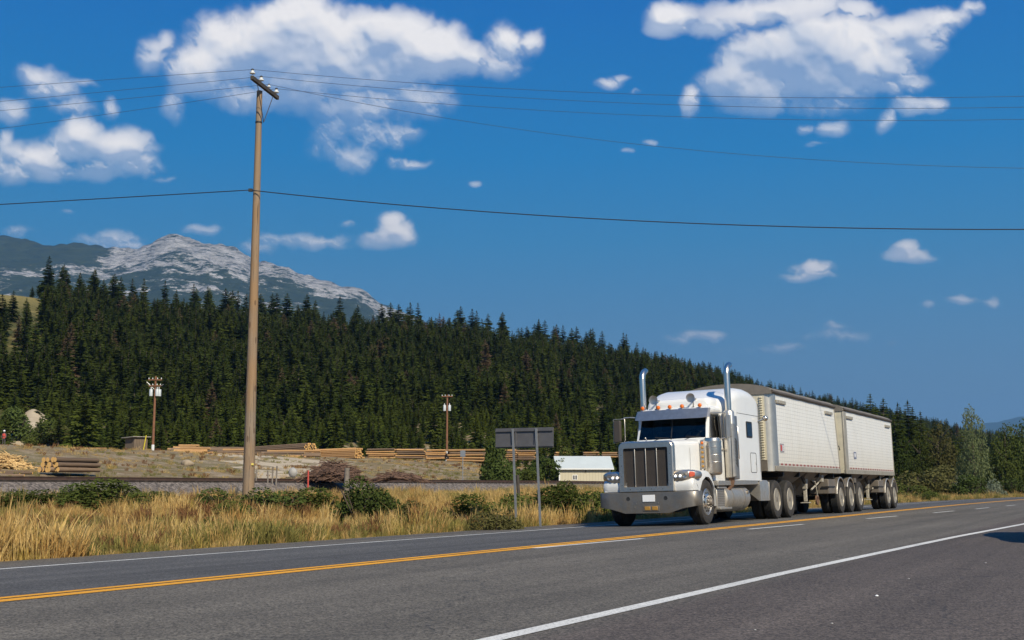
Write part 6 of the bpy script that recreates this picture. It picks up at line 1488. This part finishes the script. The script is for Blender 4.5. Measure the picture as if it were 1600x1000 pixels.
# a car parked on the near shoulder, just outside the picture, whose shadow reaches the road at the right
M['carpaint'] = mat('dark_blue_car_paint', (.03, .045, .08), .25, coat=.6); M['carglass'] = M['glass']
def parked_car(t0, d0):
    p = T*t0+N*d0; c = thing('parked_car', 'dark blue car parked on the near shoulder outside the right edge of the picture', 'car', (p.x, p.y, 0), math.atan2(T.y, T.x)); c.scale = (1, 1, 1.2)
    secs = []
    for x, hw, z0, z1 in [(-2.25,.70,.35,.62),(-2.15,.84,.24,.74),(-1.6,.90,.20,.86),(-.9,.92,.20,.96),(.6,.92,.20,.99),(1.7,.90,.20,1.0),(2.15,.86,.26,.96),(2.25,.74,.38,.84)]:
        secs.append([(x, -hw+.05, z0), (x, -hw, z0+.12), (x, -hw, z1-.16), (x, -hw+.08, z1), (x, hw-.08, z1), (x, hw, z1-.16), (x, hw, z0+.12), (x, hw-.05, z0)])
    body = obj('body', MB().loft(secs), M['carpaint'], c, smooth=50)
    secs = []
    for x, hw, z in [(-1.05,.80,.97),(-.35,.70,1.36),(.1,.68,1.46),(1.1,.68,1.46),(1.6,.68,1.38),(2.0,.76,.99)]:
        secs.append([(x, -.82, .95), (x, -hw, z-.03), (x, -hw+.08, z), (x, hw-.08, z), (x, hw, z-.03), (x, .82, .95)])
    obj('cabin', MB().loft(secs), M['carpaint'], c, smooth=50)
    for s in (-1, 1):
        for x0, x1 in ((-.72, .28), (.36, 1.5)):
            obj('window', MB().add([(x0-.0, s*.825, 1.0), (x1, s*.825, 1.0), (x1-.05, s*.715, 1.34), (x0+.35 if x0 < 0 else x0, s*.715, 1.34)], [(0,1,2,3)]), M['black'], c, smooth=0)
        for x in (-1.40, 1.32):
            w = thing('wheel', None, None); w.parent = c; w.location = (x, s*.92, .33)
            objm('tyre', [(MB().lathe((0,0,0), 'y', [(.20, -s*.02), (.30, 0), (.33, -s*.03), (.33, -s*.18), (.20, -s*.2)], 28), M['tyre'])], w); objm('rim', [(MB().lathe((0,0,0), 'y', [(.205, -s*.02), (.19, -s*.01), (.10, -s*.04), (0, -s*.01)], 20), M['alu'])], w)
        obj('headlight', MB().ball((-2.12, s*.62, .64), .10, .16, .09), M['clear'], c, smooth=50); obj('tail_light', MB().box(2.2, 2.25, s*.68-.12, s*.68+.12, .72, .86), M['redl'], c, bevel=.02)
    obj('windshield', MB().add([(-1.03, -.72, 1.0), (-1.03, .72, 1.0), (-.40, .62, 1.355), (-.40, -.62, 1.355)], [(0,1,2,3)]), M['black'], c, smooth=0)
parked_car(21.9, .35)

# small stones lying on the near shoulder
for i, (px, py, rr, mk) in enumerate([(1370, 932, .011, 'plate'), (1420, 905, .008, 'stone'), (1300, 975, .007, 'stone'), (1540, 880, .009, 'stone'), (1180, 985, .006, 'stone')]):
    d = pdir(px, py); p = d*(CAM_H/-d.z); o = obj('pebble', MB().ball((0, 0, 0), rr*1.3, rr, rr*.7, 8, 6), M[mk]); o.location = (p.x, p.y, rr*.5)
    tag(o, ['white pebble lying on the near shoulder of the road', 'grey pebble nearest the edge line, right of the white pebble', 'grey pebble just left of and nearer than the white pebble', 'grey pebble near the shadow at the right edge', 'grey pebble on the near shoulder, lowest and leftmost of the pebbles'][i], 'pebble')
